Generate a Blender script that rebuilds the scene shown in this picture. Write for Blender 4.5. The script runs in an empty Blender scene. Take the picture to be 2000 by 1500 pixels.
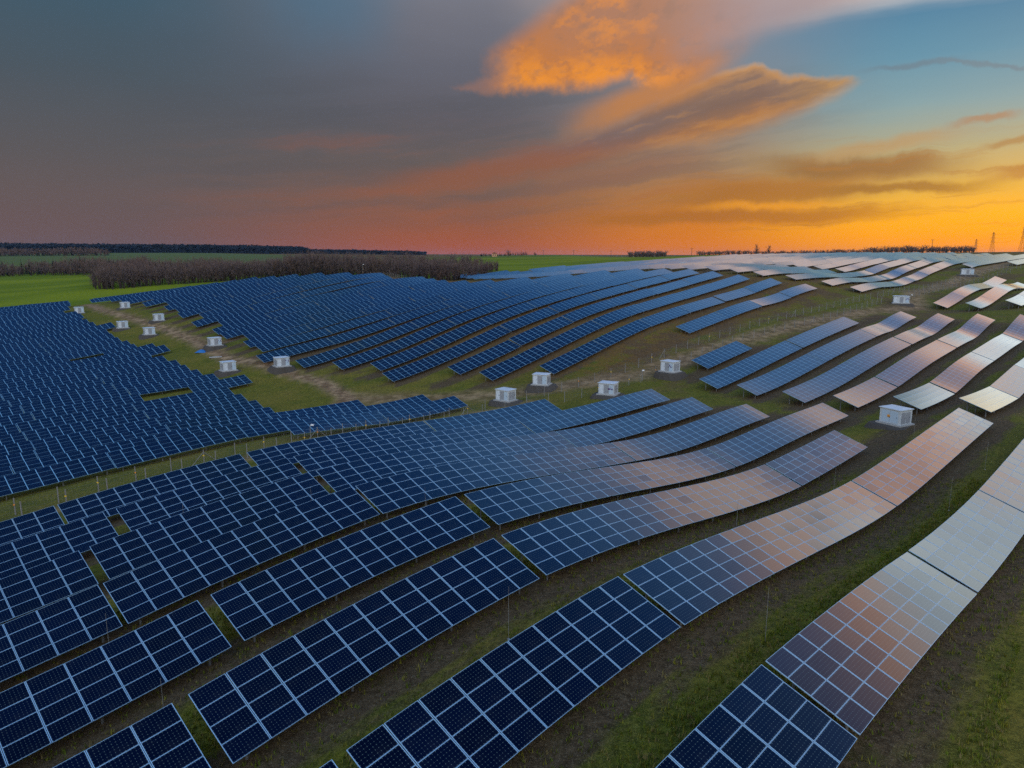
import bpy, bmesh, math, random
import numpy as np
from mathutils import Matrix, Vector
random.seed(11); RNG = np.random.default_rng(11)
C = bpy.context.scene.collection
R_ = math.radians

# ------------------------------------------------------------------ helpers
def newmesh(name, V, F, mats=(), midx=None, uv=None, smooth=False):
    me = bpy.data.meshes.new(name)
    V = np.asarray(V, dtype=np.float32).reshape(-1, 3)
    if isinstance(F, np.ndarray):
        n, k = F.shape
        me.vertices.add(len(V)); me.vertices.foreach_set('co', V.ravel())
        me.loops.add(n*k); me.loops.foreach_set('vertex_index', F.astype(np.int32).ravel())
        me.polygons.add(n); me.polygons.foreach_set('loop_start', np.arange(0, n*k, k, dtype=np.int32))
        me.polygons.foreach_set('loop_total', np.full(n, k, dtype=np.int32))
    else:
        me.from_pydata(V.tolist(), [], F)
    for m in mats: me.materials.append(m)
    if midx is not None: me.polygons.foreach_set('material_index', np.asarray(midx, dtype=np.int32))
    me.update(calc_edges=True)
    if uv is not None:
        l = me.uv_layers.new(name='UVMap'); l.data.foreach_set('uv', np.asarray(uv, dtype=np.float32).ravel())
    me.polygons.foreach_set('use_smooth', np.full(len(me.polygons), bool(smooth)))
    me.validate(clean_customdata=False)
    return me

def link(name, data, parent=None, label=None, cat=None, group=None, kind=None, mat=None, loc=None):
    o = bpy.data.objects.new(name, data); C.objects.link(o)
    if loc is not None: o.location = loc
    if parent is not None: o.parent = parent
    if label: o['label'] = label
    if cat: o['category'] = cat
    if group: o['group'] = group
    if kind: o['kind'] = kind
    return o

class MB:
    """collects boxes, bars and quads into one mesh"""
    def __init__(s): s.V = []; s.F = []; s.M = []
    def add(s, V, F, m=0):
        o = len(s.V); s.V += [tuple(v) for v in V]; s.F += [tuple(i+o for i in f) for f in F]; s.M += [m]*len(F)
    def hexa(s, p, m=0):
        s.add(p, [(0,3,2,1),(4,5,6,7),(0,1,5,4),(1,2,6,5),(2,3,7,6),(3,0,4,7)], m)
    def box(s, c, d, m=0):
        x,y,z = c; a,b,h = d[0]/2, d[1]/2, d[2]/2
        s.hexa([(x-a,y-b,z-h),(x+a,y-b,z-h),(x+a,y+b,z-h),(x-a,y+b,z-h),(x-a,y-b,z+h),(x+a,y-b,z+h),(x+a,y+b,z+h),(x-a,y+b,z+h)], m)
    def bar(s, a, b, r0, r1=None, n=6, m=0):
        a = Vector(a); b = Vector(b); r1 = r0 if r1 is None else r1
        d = (b-a).normalized(); u = d.orthogonal().normalized(); w = d.cross(u)
        V = []
        for p, r in ((a, r0), (b, r1)):
            for i in range(n):
                t = 2*math.pi*i/n; V.append(p+u*(math.cos(t)*r)+w*(math.sin(t)*r))
        F = [(i,(i+1)%n,n+(i+1)%n,n+i) for i in range(n)]+[tuple(range(n-1,-1,-1)), tuple(range(n,2*n))]
        s.add(V, F, m)
    def build(s, name, mats, parent=None, smooth=False, **kw):
        if not isinstance(mats, (list, tuple)): mats = [mats]
        return link(name, newmesh(name, s.V, s.F, mats, s.M, smooth=smooth), parent, **kw)

# ------------------------------------------------------------------ node helper
class X:
    """a float socket with arithmetic that makes math nodes"""
    nt = None
    def __init__(s, sock): s.s = sock
    @staticmethod
    def op(o, *a, clamp=False):
        n = X.nt.nodes.new('ShaderNodeMath'); n.operation = o; n.use_clamp = clamp
        for i, v in enumerate(a):
            if isinstance(v, X): X.nt.links.new(v.s, n.inputs[i])
            else: n.inputs[i].default_value = float(v)
        return X(n.outputs[0])
    def __add__(a, b): return X.op('ADD', a, b)
    __radd__ = __add__
    def __sub__(a, b): return X.op('SUBTRACT', a, b)
    def __rsub__(a, b): return X.op('SUBTRACT', b, a)
    def __mul__(a, b): return X.op('MULTIPLY', a, b)
    __rmul__ = __mul__
    def __truediv__(a, b): return X.op('DIVIDE', a, b)
    def __pow__(a, b): return X.op('POWER', a, b)
def fmax(a, b): return X.op('MAXIMUM', a, b)
def fmin(a, b): return X.op('MINIMUM', a, b)
def fabs(a): return X.op('ABSOLUTE', a)
def fract(a): return X.op('FRACT', a)
def sat(a): return X.op('ADD', a, 0.0, clamp=True)
def sstep(a, b, x):
    n = X.nt.nodes.new('ShaderNodeMapRange'); n.interpolation_type = 'SMOOTHSTEP'
    X.nt.links.new(x.s, n.inputs[0]); n.inputs[1].default_value = a; n.inputs[2].default_value = b
    return X(n.outputs[0])
def lstep(a, b, x):
    n = X.nt.nodes.new('ShaderNodeMapRange'); X.nt.links.new(x.s, n.inputs[0])
    n.inputs[1].default_value = a; n.inputs[2].default_value = b; return X(n.outputs[0])
def rgb(c):
    n = X.nt.nodes.new('ShaderNodeRGB'); n.outputs[0].default_value = (*c[:3], 1); return n.outputs[0]
def mixc(f, a, b, mode='MIX'):
    n = X.nt.nodes.new('ShaderNodeMix'); n.data_type = 'RGBA'; n.blend_type = mode; n.clamp_factor = True
    if isinstance(f, X): X.nt.links.new(f.s, n.inputs[0])
    else: n.inputs[0].default_value = f
    for i, v in ((6, a), (7, b)):
        if isinstance(v, (tuple, list)): n.inputs[i].default_value = (*v[:3], 1)
        else: X.nt.links.new(v, n.inputs[i])
    return n.outputs[2]
def ramp(x, stops, mode='LINEAR'):
    n = X.nt.nodes.new('ShaderNodeValToRGB'); n.color_ramp.interpolation = mode
    e = n.color_ramp.elements
    while len(e) < len(stops): e.new(0.5)
    for el, (p, c) in zip(e, stops): el.position = p; el.color = (*c[:3], 1)
    X.nt.links.new(x.s, n.inputs[0]); return n.outputs[0]
def vec(x, y, z):
    n = X.nt.nodes.new('ShaderNodeCombineXYZ')
    for i, v in enumerate((x, y, z)):
        if isinstance(v, X): X.nt.links.new(v.s, n.inputs[i])
        else: n.inputs[i].default_value = v
    return n.outputs[0]
def sep(v):
    n = X.nt.nodes.new('ShaderNodeSeparateXYZ'); X.nt.links.new(v, n.inputs[0]); return [X(o) for o in n.outputs]
def noise(v, scale, detail=4, rough=0.55, dist=0.0):
    n = X.nt.nodes.new('ShaderNodeTexNoise'); X.nt.links.new(v, n.inputs['Vector'])
    n.inputs['Scale'].default_value = scale; n.inputs['Detail'].default_value = detail
    n.inputs['Roughness'].default_value = rough; n.inputs['Distortion'].default_value = dist
    return X(n.outputs[0])
def S(c):
    """sRGB 0..255 to linear"""
    return tuple(((v/255/12.92) if v/255 <= .04045 else ((v/255+.055)/1.055)**2.4) for v in c)
def mat(name):
    m = bpy.data.materials.new(name); m.use_nodes = True; nt = m.node_tree; X.nt = nt
    b = nt.nodes['Principled BSDF']; return m, nt, b
def simple(name, col, rough=0.7, metal=0.0, var=0.0, scale=3.0, spec=0.4):
    m, nt, b = mat(name)
    b.inputs['Roughness'].default_value = rough; b.inputs['Metallic'].default_value = metal
    b.inputs['Specular IOR Level'].default_value = spec
    if var:
        tc = nt.nodes.new('ShaderNodeTexCoord')
        n = noise(tc.outputs['Object'], scale, 5, .6)
        nt.links.new(mixc(n, tuple(c*(1-var) for c in col), tuple(min(1, c*(1+var)) for c in col)), b.inputs['Base Color'])
    else: b.inputs['Base Color'].default_value = (*col, 1)
    return m

# ------------------------------------------------------------------ site frame
# the solar rows run along H; B points up the slope of the panels; all tables stand on a lattice in (along, perp)
AZ = R_(44.7); H = np.array([math.sin(AZ), math.cos(AZ), 0.]); B = np.array([-math.cos(AZ), math.sin(AZ), 0.])
TILT = R_(19.57); WID = 4.05; CLEAR = 0.8
WC = WID*math.cos(TILT); WS = WID*math.sin(TILT)
def XY(al, pe): return H[0]*al+B[0]*pe, H[1]*al+B[1]*pe

# ------------------------------------------------------------------ terrain: surveyed spot heights and a thin-plate surface through them
SPOTS = "1289,2298,-1850;2674,3697,-2004;3754,4789,-2094;736,1739,-1871;4055,5093,-2070;5399,6451,-2003;833,3131,-1864;959,3258,-1882;1193,3495,-1907;1426,3730,-1931;1782,4089,-1985;3284,5607,-2179;4090,6422,-2167;4487,6823,-2155;4996,7337,-2136;5996,8348,-2111;-319,1966,-1981;1321,3624,-1927;2378,4692,-2077;5902,8253,-2090;-766,2809,-2014;-645,2931,-1996;-528,3049,-1976;-412,3167,-1959;-292,3288,-1947;168,3753,-1914;417,4004,-1932;655,4244,-1960;894,4486,-1993;1123,4717,-2025;1354,4951,-2066;1585,5185,-2110;1697,5298,-2133;1940,5543,-2180;2176,5781,-2211;2423,6031,-2239;2808,6421,-2275;3303,6921,-2268;4148,7775,-2249;-1133,2438,-2085;-1016,2556,-2060;-69,3513,-1929;1031,4625,-2012;3583,7203,-2262;-2172,2682,-2272;-2052,2802,-2241;-1931,2925,-2215;-1814,3044,-2191;-1696,3163,-2165;-1575,3285,-2140;-1459,3402,-2116;-1322,3540,-2100;-1202,3661,-2084;-1081,3784,-2071;-968,3898,-2058;-845,4022,-2044;-730,4139,-2029;-611,4259,-2020;-493,4379,-2015;-379,4493,-2007;-148,4727,-2003;113,4990,-2030;341,5221,-2056;577,5459,-2091;813,5698,-2128;1542,6435,-2269;1877,6773,-2324;2476,7378,-2400;4366,9288,-2376;4915,9844,-2391;246,5125,-2046;480,5361,-2077;714,5598,-2112;953,5840,-2151;1177,6066,-2183;3119,8028,-2397;3722,8638,-2362;-2658,3484,-2323;-2541,3602,-2300;-2424,3720,-2278;-2303,3843,-2254;-2187,3960,-2232;-2070,4078,-2209;-1953,4197,-2188;-1836,4315,-2170;-1720,4432,-2148;-1605,4548,-2129;-1493,4661,-2110;-1375,4780,-2094;-1262,4895,-2082;-1143,5015,-2069;-1028,5132,-2058;-914,5246,-2059;-673,5490,-2066;-439,5726,-2084;-327,5839,-2098;-98,6071,-2124;128,6300,-2159;516,6691,-2230;1224,7407,-2356;1655,7843,-2424;2223,8416,-2465;2767,8966,-2449;3030,9232,-2430;3841,10051,-2432;38,6208,-2152;828,7007,-2278;1323,7507,-2346;1780,7968,-2401;1042,8517,-2447;2214,9701,-2486;3186,10684,-2466;-2869,4565,-2341;-2756,4679,-2321;-2642,4794,-2303;-2525,4912,-2285;-2406,5033,-2265;-2291,5149,-2248;-2170,5271,-2234;-2057,5385,-2220;-1941,5502,-2207;-1825,5619,-2193;-1706,5740,-2183;-1592,5855,-2173;-297,7164,-2258;2629,10120,-2469;347,9108,-2457;921,9688,-2475;1569,10343,-2484;2150,10930,-2451;2674,11460,-2459;-3211,5513,-2394;-3096,5629,-2383;-2980,5746,-2372;-2866,5861,-2356;-2752,5977,-2346;-2524,6207,-2312;-2405,6327,-2306;-2293,6441,-2291;-2175,6560,-2283;-2058,6678,-2273;-1914,6823,-2282;-1690,7050,-2290;-1460,7282,-2302;-1230,7515,-2317;-893,7855,-2344;1014,9782,-2473;1375,10147,-2487;2002,10781,-2484;798,10857,-2519;-4353,5652,-2583;-4156,5851,-2555;-4039,5969,-2534;-3922,6088,-2518;-3808,6204,-2499;-3694,6319,-2486;-3579,6435,-2471;-3462,6552,-2459;-3351,6665,-2446;-3235,6782,-2439;-3122,6896,-2429;-3004,7015,-2419;-2890,7130,-2407;-2774,7248,-2402;-2638,7386,-2395;-2523,7502,-2393;-2408,7618,-2392;-2291,7736,-2392;-2187,7841,-2395;-1956,8075,-2403;-1504,8532,-2426;-1002,9039,-2459;-384,9663,-2510;3999,13894,-2324;5333,15242,-2100;3773,12471,-2499;6401,15126,-2070;8866,17617,-1754;4222,11716,-2449;10650,18212,-1657;4761,11009,-2425;8760,15051,-1981;11257,17574,-1654;5288,10348,-2368;6660,11735,-2300;9367,14470,-1977;11921,17051,-1632;5829,9643,-2239;7169,10998,-2301;8515,12358,-2069;11125,14995,-1873;12422,16306,-1570;6253,8835,-2078;7665,10262,-2211;8417,11022,-2119;9599,12216,-2055;12920,20520,-1606;18714,26375,-996;12770,20368,-1582;17129,24773,-1193;18523,26182,-945;13282,19592,-1537;16263,22604,-1110;13101,19409,-1513;13901,18923,-1418;13798,18820,-1383;18851,28689,-514;11175,22226,-1196;13090,24161,-1135;14187,25269,-1147;15433,26528,-969;17987,29109,-572;19911,31053,-393;12262,23324,-1105;15076,26167,-968;16448,27554,-758;18664,29793,-465;10474,22811,-1038;10896,23237,-1010;13118,25482,-1026;14885,27268,-984;17216,29623,-581;19597,32030,-346;11616,23965,-975;13228,25594,-1008;15260,27647,-889;19451,31882,-275;9311,22929,-832;10949,24584,-815;12006,25653,-847;13705,27369,-839;15961,29649,-560;4256,16528,-1908;5165,17446,-1751;6236,18528,-1567;7825,20133,-1394;9598,21925,-1095;5401,17684,-1693;6321,18614,-1514;7277,19580,-1406;8402,20717,-1239;887,14416,-2536;2165,15708,-2146;3497,17054,-1736;8608,22219,-921;-401,14409,-2662;253,15069,-2460;1426,16255,-2060;7704,22599,-801;-1123,14972,-2644;687,16801,-2039;-2580,14795,-2747;-1336,16052,-2426;-3010,15653,-2666;-1775,16901,-2298;-757,17930,-1903;-3983,15964,-2679;-2723,17237,-2360;-4956,16275,-2734;-4494,16741,-2635;-5996,16517,-2574;-5445,17074,-2467;-3300,10157,-2758;-2960,10501,-2767;-2597,10867,-2804;-2136,11333,-2846;-1667,11807,-2861;-1393,12084,-2870;-851,12632,-2849;-6325,8180,-3013;-6206,8301,-3005;-6087,8421,-2993;-5973,8537,-2982;-5855,8655,-2972;-5737,8775,-2959;-5618,8895,-2949;-5502,9012,-2936;-5381,9135,-2931;-5263,9253,-2921;-5146,9372,-2912;-5026,9493,-2903;-4675,9848,-2879;-4554,9970,-2874;-4435,10090,-2868;-4320,10207,-2863;-4202,10326,-2857;-4082,10448,-2851;-3970,10560,-2848;-3851,10681,-2851;-3731,10802,-2855;-3623,10911,-2859;-1489,13067,-2892;-2731,12893,-2958;-5347,11329,-3018;-4294,12394,-3015;-5682,12071,-3041;-4753,13011,-2997;-5981,12850,-3018;-5273,13566,-2973;-6353,13555,-2975;-5883,14030,-2947;-7059,12842,-3025;-5786,15208,-2867;-7910,14142,-2955;-7438,14620,-2922;-6607,15459,-2883;-7563,14493,-2936;-7200,15940,-2869;-8137,14993,-2925;-7733,16482,-2836;-8538,15669,-2902;-8223,17067,-2841;-8928,16355,-2884;-8797,17568,-2739;-12452,19277,-2944;-11978,19756,-2893;-11516,18062,-2972;-11155,18427,-2951;-22026,30131,-2414;-21290,30875,-2349;-20380,31795,-2275;-20178,33633,-2314;-18135,33139,-2039;-16021,32147,-1773;-12825,31112,-1358;-10341,29357,-1048;-8580,28578,-924;-6750,28010,-845;-5010,28204,-861;-5845,24234,-1464;-7216,22848,-1731;-34504,47000,-2394;-46809,64000,-1960;-33725,50000,-2183;-36053,58000,-1734;-26523,41500,-2266;-26452,44000,-1921;-22560,44000,-1698;-17709,44000,-1475;-13512,42000,-1225;-5791,33000,-963;-3955,30000,-1136;-3338,38000,-1356;-9207,42000,-1074;-1570,43000,-944;0,50000,-882;0,80000,-205;6122,56000,-625;9274,85000,-96;12733,70000,-179;15601,65000,-27;19630,60000,104;26169,60000,147;32703,60000,232;36623,56000,257;37780,52000,276;41765,50000,336;2000,0,-1900;4000,2000,-1900;-2000,0,-2200;-6000,3000,-2800;0,-4000,-2000;8000,4000,-1850;-12000,10000,-3200;-20000,20000,-3100;13000,6000,-1700;15000,11000,-1500;6000,-6000,-1800;-8000,-6000,-2700;-30000,35000,-3000;-42000,40000,-3000;22000,15000,-1200;26000,26000,-900;-72867,100000,-1044;-61953,100000,-1188;-104172,110000,-991;-109112,150000,-169;-87266,160000,48;-87214,200000,703;-123562,200000,632;-157038,180000,312;-217790,300000,2874;-152494,300000,2447;-76328,210000,514;-52346,240000,415;-81395,320000,1240;-32725,300000,90;0,150000,-706;21834,150000,-599;0,500000,151;145425,500000,508;54563,150000,-277;87289,150000,-169;120007,150000,-62;363609,500000,151;-435812,600000,4037;-581082,500000,3364;-218050,600000,1896;465358,400000,407;-10199,70000,-631;-20405,70000,-781;-32816,75000,-1107;8036,85000,26;71239,70000,171;46517,40000,126;0,-60000,-2000;60000,-20000,-1000;-60000,-10000,-3500;-150000,0,-3000;150000,0,-500;0,-400000,-2000;-500000,-50000,0;500000,-50000,0;-70000,60000,-3000"
_P = np.array([[float(v) for v in p.split(',')] for p in SPOTS.split(';')])/100.
_X = _P[:, :2]/100.
def _tps(d): return np.where(d > 0, d*d*np.log(d+1e-12), 0)
_n = len(_X)
_K = _tps(np.linalg.norm(_X[:, None]-_X[None], axis=2))+np.eye(_n)*0.01
_A = np.c_[np.ones(_n), _X]
_s = np.linalg.solve(np.block([[_K, _A], [_A.T, np.zeros((3, 3))]]), np.r_[_P[:, 2], np.zeros(3)])
_W, _C = _s[:_n], _s[_n:]
def ground(x, y):
    x = np.asarray(x, float); q = np.stack([x.ravel(), np.asarray(y, float).ravel()], 1)/100.
    out = np.empty(len(q))
    for i in range(0, len(q), 4000):
        k = q[i:i+4000]
        out[i:i+4000] = _tps(np.linalg.norm(k[:, None]-_X[None], axis=2))@_W+_C[0]+k@_C[1:]
    return out.reshape(x.shape) if x.ndim else float(out[0])
def gz(al, pe):
    x, y = XY(np.asarray(al, float), np.asarray(pe, float)); return ground(x, y)

def poly_dist(px, py, pts):
    """distance of points to a polyline"""
    d = np.full(px.shape, 1e9)
    for (ax, ay), (bx, by) in zip(pts[:-1], pts[1:]):
        vx, vy = bx-ax, by-ay; t = np.clip(((px-ax)*vx+(py-ay)*vy)/(vx*vx+vy*vy), 0, 1)
        d = np.minimum(d, np.hypot(px-ax-t*vx, py-ay-t*vy))
    return d
def inside(px, py, poly):
    c = np.zeros(px.shape, bool); n = len(poly)
    for i in range(n):
        (x1, y1), (x2, y2) = poly[i], poly[i-1]
        m = ((y1 > py) != (y2 > py)) & (px < (x2-x1)*(py-y1)/(y2-y1+1e-12)+x1); c ^= m
    return c
def sm(a, b, x): t = np.clip((x-a)/(b-a), 0, 1); return t*t*(3-2*t)

ang = np.r_[np.linspace(-48, 58, 330), np.arange(64, 309, 6.0)]
rad = np.r_[0.5, 4*1.0215**np.arange(0, 372)]
AA, RR = np.meshgrid(np.radians(ang), rad)
gx = RR*np.sin(AA); gy = RR*np.cos(AA)
gzv = ground(gx, gy)
far = sm(3500, 7000, RR); gzv = np.clip(gzv, -48, 42)
fx, fy = gx.ravel(), gy.ravel()
fal = fx*H[0]+fy*H[1]; fpe = fx*B[0]+fy*B[1]
nA, nR = len(ang), len(rad)
idx = np.arange(nA*nR).reshape(nR, nA)
a0 = idx[:-1]; a1 = np.roll(a0, -1, axis=1); b0 = idx[1:]; b1 = np.roll(b0, -1, axis=1)
GF = np.stack([a0, b0, b1, a1], -1).reshape(-1, 4)
# surface cover: sown green crop outside the plant, worn dirt on the tracks
crop_l = [XY(a, p) for a, p in [(20, 374), (84, 374), (98, 392), (112, 354), (132, 292), (150, 258), (170, 262), (205, 292), (250, 306), (285, 312), (300, 297), (420, 272), (560, 262), (1400, 320), (700, 2600), (-1400, 2600), (-900, 374)]]
crop = inside(fx, fy, crop_l)*1.0
edge = poly_dist(fx, fy, crop_l+crop_l[:1]); crop = np.where(crop > 0, sm(0, 4, edge), 0)
track = [XY(a, p) for a, p in [(66, 116), (76, 122), (79, 140), (76, 158), (74, 176), (76, 194), (79, 212), (80, 236), (79, 262), (79, 300), (86, 350), (90, 374)]]
track2 = [XY(a, p) for a, p in [(76, 122), (88, 106), (100, 92), (118, 80), (140, 77), (170, 73), (205, 67), (232, 60), (262, 69), (350, 64), (520, 74)]]
track3 = [XY(a, p) for a, p in [(76, 194), (88, 200), (97, 196)]]
fence_strip = [XY(a, p) for a, p in [(-20, 86), (20, 87), (48, 88), (64, 90), (80, 90), (92, 86)]]
dirt = np.maximum.reduce([1-sm(0.8, 3.2, poly_dist(fx, fy, track)), 0.75*(1-sm(1.5, 5, poly_dist(fx, fy, track2))), 0.55*(1-sm(0.6, 3, poly_dist(fx, fy, track3))), 0.55*(1-sm(1.5, 4.0, poly_dist(fx, fy, fence_strip)))])
rows_p = [[(-30, -3), (106, -3), (106, 76), (-30, 76)], [(106, 12), (206, 12), (206, 64), (154, 64), (148, 74), (120, 74), (106, 40)],
          [(148, 80), (108, 90), (97, 102), (86, 122), (84, 140), (79, 152), (74, 162), (78, 190), (84, 250), (95, 400), (110, 400), (225, 240), (225, 80)]]
rowm = np.maximum.reduce([inside(fal, fpe, p)*1.0 for p in rows_p]); mz = inside(fal, fpe, rows_p[1])*1.0
me = newmesh('ground', np.stack([fx, fy, gzv.ravel()], 1), GF, smooth=True)
for nm, v in (('crop', crop), ('dirt', dirt), ('rowmask', rowm), ('midzone', mz)):
    a = me.attributes.new(nm, 'FLOAT', 'POINT'); a.data.foreach_set('value', v.astype(np.float32))
# fan closing the centre under the camera
GROUND = link('ground', me, kind='structure')

def ground_material():
    m, nt, b = mat('meadow_and_soil')
    geo = nt.nodes.new('ShaderNodeNewGeometry'); P = geo.outputs['Position']
    x, y, z = sep(P)
    pe = x*float(B[0])+y*float(B[1]); al = x*float(H[0])+y*float(H[1])
    def att(n):
        a = nt.nodes.new('ShaderNodeAttribute'); a.attribute_name = n; return X(a.outputs['Fac'])
    crop, dirt = att('crop'), att('dirt'); rowm, mz = att('rowmask'), att('midzone')
    n1 = noise(P, 0.09, 5, .6); n2 = noise(P, 0.45, 6, .65); n3 = noise(P, 2.6, 6, .7); n4 = noise(P, 11.0, 5, .75)
    rowv = vec(al*0.12, pe*0.9, 0.0); ns = noise(rowv, 1.0, 6, .65)
    # bare strips along the low edge of every row
    near = sstep(80.5, 79.5, pe)
    ph = (fract((pe-7.0)/9.1+0.5)*(1.0-mz)+fract((pe-17.7)/8.65+0.5)*mz)*near+fract((pe-86.0)/9.1+0.5)*(1.0-near)
    off = (ph-0.5)*9.1+(ns-0.5)*3.8+(n2-0.5)*1.6
    soil = sstep(-2.5, -1.1, off)*sstep(3.2, 1.6, off)
    rows = rowm*sstep(-2.0, 4.0, pe)*(1.0-crop)
    soil = soil*rows*0.90
    patch = sstep(0.62, 0.74, n1+(n2-0.5)*0.25)*0.55*(1.0-crop)
    soil = fmax(soil, patch)
    g1 = mixc(sstep(.3, .7, n2), (.105, .118, .012), (.215, .190, .020))
    g2 = mixc(sstep(.40, .66, n1), g1, (.26, .19, .030))
    grass = mixc(sstep(.35, .70, n3), mixc(.72, g2, (.026, .034, .005)), g2)
    grass = mixc(sstep(.48, .66, n4)*0.70, grass, (.27, .24, .045))
    s1 = mixc(sstep(.3, .7, n3), (.050, .029, .016), (.125, .078, .046))
    s1 = mixc(sstep(.50, .68, n4)*0.75, s1, (.25, .185, .12))
    s1 = mixc(sstep(.56, .70, n2)*0.5, s1, (.062, .060, .014))
    col = mixc(soil, grass, s1)
    # reddish dry grass where the hillside rows stand
    hill = sstep(76.0, 88.0, pe)*(1.0-crop)*sstep(92, 125, al)
    col = mixc(hill*sat(sstep(.34, .58, n2)*.75+sstep(.40, .60, n1)*.35), col, mixc(sstep(.3, .7, n3), (.120, .058, .016), (.230, .125, .030)))
    upper = sstep(100.0, 125.0, al)*(1.0-crop)
    col = mixc(upper*sstep(.46, .60, n1+(n2-.5)*.35)*.75, col, mixc(sstep(.3, .7, n3), (.070, .042, .024), (.150, .095, .050)))
    dcol = mixc(sstep(.35, .68, n2), (.17, .095, .050), (.42, .27, .14))
    dcol = mixc(sstep(.5, .7, n4)*.4, dcol, (.08, .06, .04))
    col = mixc(sat(dirt*(0.55+n2*1.0)), col, dcol)
    cr = noise(vec(x*0.006, y*0.02, 0.0), 1.0, 4, .5)
    ccol = mixc(sstep(.36, .64, cr), (.125, .170, .006), (.230, .260, .010))
    ccol = mixc(sstep(.35, .65, n2)*0.45, ccol, (.11, .15, .010))
    crn = fract((x*0.83+y*0.55)/3.0); ccol = mixc(sstep(.9, 1.0, crn)*0.35, ccol, (.08, .14, .010))
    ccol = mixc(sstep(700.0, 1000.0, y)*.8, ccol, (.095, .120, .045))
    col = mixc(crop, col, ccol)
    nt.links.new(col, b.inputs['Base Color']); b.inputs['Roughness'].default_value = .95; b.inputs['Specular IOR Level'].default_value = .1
    bp = nt.nodes.new('ShaderNodeBump'); bp.inputs['Strength'].default_value = 1.0; bp.inputs['Distance'].default_value = .16
    nt.links.new((n3*0.6+n4*0.5).s, bp.inputs['Height']); nt.links.new(bp.outputs[0], b.inputs['Normal'])
    return m
GROUND.data.materials.append(ground_material())

# ------------------------------------------------------------------ solar tables
def cells(nt, uv):
    """blue-black mono cells, 10 x 6 to a module, with pale corner diamonds and fine bus bars; returns colour and frame mask"""
    u, v, _ = sep(uv)
    return u, v
def fresnel_mix(nt, base_bsdf, rough, lo=.006, p=3.25, amp=.95, tint=(1, 1, 1), normal=None):
    lw = nt.nodes.new('ShaderNodeLayerWeight'); lw.inputs['Blend'].default_value = .5
    f = (X(lw.outputs['Facing'])**p)*amp+lo
    g = nt.nodes.new('ShaderNodeBsdfGlossy'); g.inputs['Color'].default_value = (*tint, 1); g.inputs['Roughness'].default_value = rough
    if normal is not None: nt.links.new(normal, g.inputs['Normal'])
    mx = nt.nodes.new('ShaderNodeMixShader'); nt.links.new(f.s, mx.inputs[0]); nt.links.new(base_bsdf, mx.inputs[1]); nt.links.new(g.outputs[0], mx.inputs[2])
    return mx.outputs[0]
def pv_material(name, with_frame):
    m, nt, b = mat(name)
    uvn = nt.nodes.new('ShaderNodeUVMap'); u, v, _ = sep(uvn.outputs[0])
    uu = fract(u); vv = fract(v)
    mu, mv = .030, .050
    cu = (uu-mu)*(10/(1-2*mu)); cv = (vv-mv)*(6/(1-2*mv))
    fu = fract(cu); fv = fract(cv)
    du = fabs(fu-.5); dv = fabs(fv-.5)
    dia = sstep(.86, .90, du+dv)                      # clipped cell corners leave pale diamonds
    gap = fmax(sstep(.480, .492, du), sstep(.480, .492, dv))
    bus = sstep(.055, .03, fabs(fract(fu*3.0)-.5))    # bus bars
    oi = nt.nodes.new('ShaderNodeObjectInfo'); rnd = X(oi.outputs['Random'])
    tc = nt.nodes.new('ShaderNodeTexCoord'); dust = noise(tc.outputs['Object'], .9, 5, .65)
    wn = nt.nodes.new('ShaderNodeTexWhiteNoise'); wn.noise_dimensions = '3D'
    fl = X.op('FLOOR', u); fl2 = X.op('FLOOR', v); nt.links.new(vec(fl, fl2, rnd*37.0), wn.inputs['Vector']); r2 = X(wn.outputs['Value'])
    col = mixc(r2, (.0004, .0022, .0125), (.0008, .0038, .020))
    col = mixc(bus*0.03, col, (.10, .16, .24)); col = mixc(gap*0.10, col, (.16, .26, .40)); col = mixc(dia*0.34, col, (.30, .42, .36))
    col = mixc(sstep(.45, .8, dust)*.035+sstep(.10, .0, vv)*.03, col, (.22, .21, .19))
    d = nt.nodes.new('ShaderNodeBsdfDiffuse'); nt.links.new(col, d.inputs[0])
    bp = nt.nodes.new('ShaderNodeBump'); bp.inputs['Strength'].default_value = 1.0; bp.inputs['Distance'].default_value = 1.0
    nt.links.new(((vv-.5)*(vv-.5)*.0085+(uu-.5)*(uu-.5)*.006).s, bp.inputs['Height'])       # each pane sags a little
    out = fresnel_mix(nt, d.outputs[0], .10, normal=bp.outputs[0])
    if with_frame:
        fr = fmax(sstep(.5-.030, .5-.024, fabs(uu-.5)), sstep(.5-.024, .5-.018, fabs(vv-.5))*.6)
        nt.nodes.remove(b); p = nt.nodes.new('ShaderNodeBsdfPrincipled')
        p.inputs['Base Color'].default_value = (.25, .50, .66, 1); p.inputs['Metallic'].default_value = .25; p.inputs['Roughness'].default_value = .42  # frame lines, sky blue likewise put into the base colour
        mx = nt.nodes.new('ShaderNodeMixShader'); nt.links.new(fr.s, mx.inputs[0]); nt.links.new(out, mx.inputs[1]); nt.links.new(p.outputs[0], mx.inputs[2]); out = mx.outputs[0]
    nt.links.new(out, [n for n in nt.nodes if n.type == 'OUTPUT_MATERIAL'][0].inputs[0])
    return m
FRAMECOL = (.34, .54, .70, 1)  # frame aluminium with the blue reflection of the sky painted into its colour
M_PV = pv_material('solar_cells_under_glass', False)
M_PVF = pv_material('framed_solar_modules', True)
M_FRAME = simple('sky_tinted_aluminium', FRAMECOL[:3], .42, .25, 0)
M_BACK = simple('white_backsheet', (.30, .31, .32), .6)
M_STEEL = simple('galvanised_steel', (.26, .27, .28), .5, .55, .25, 2.0)

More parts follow.
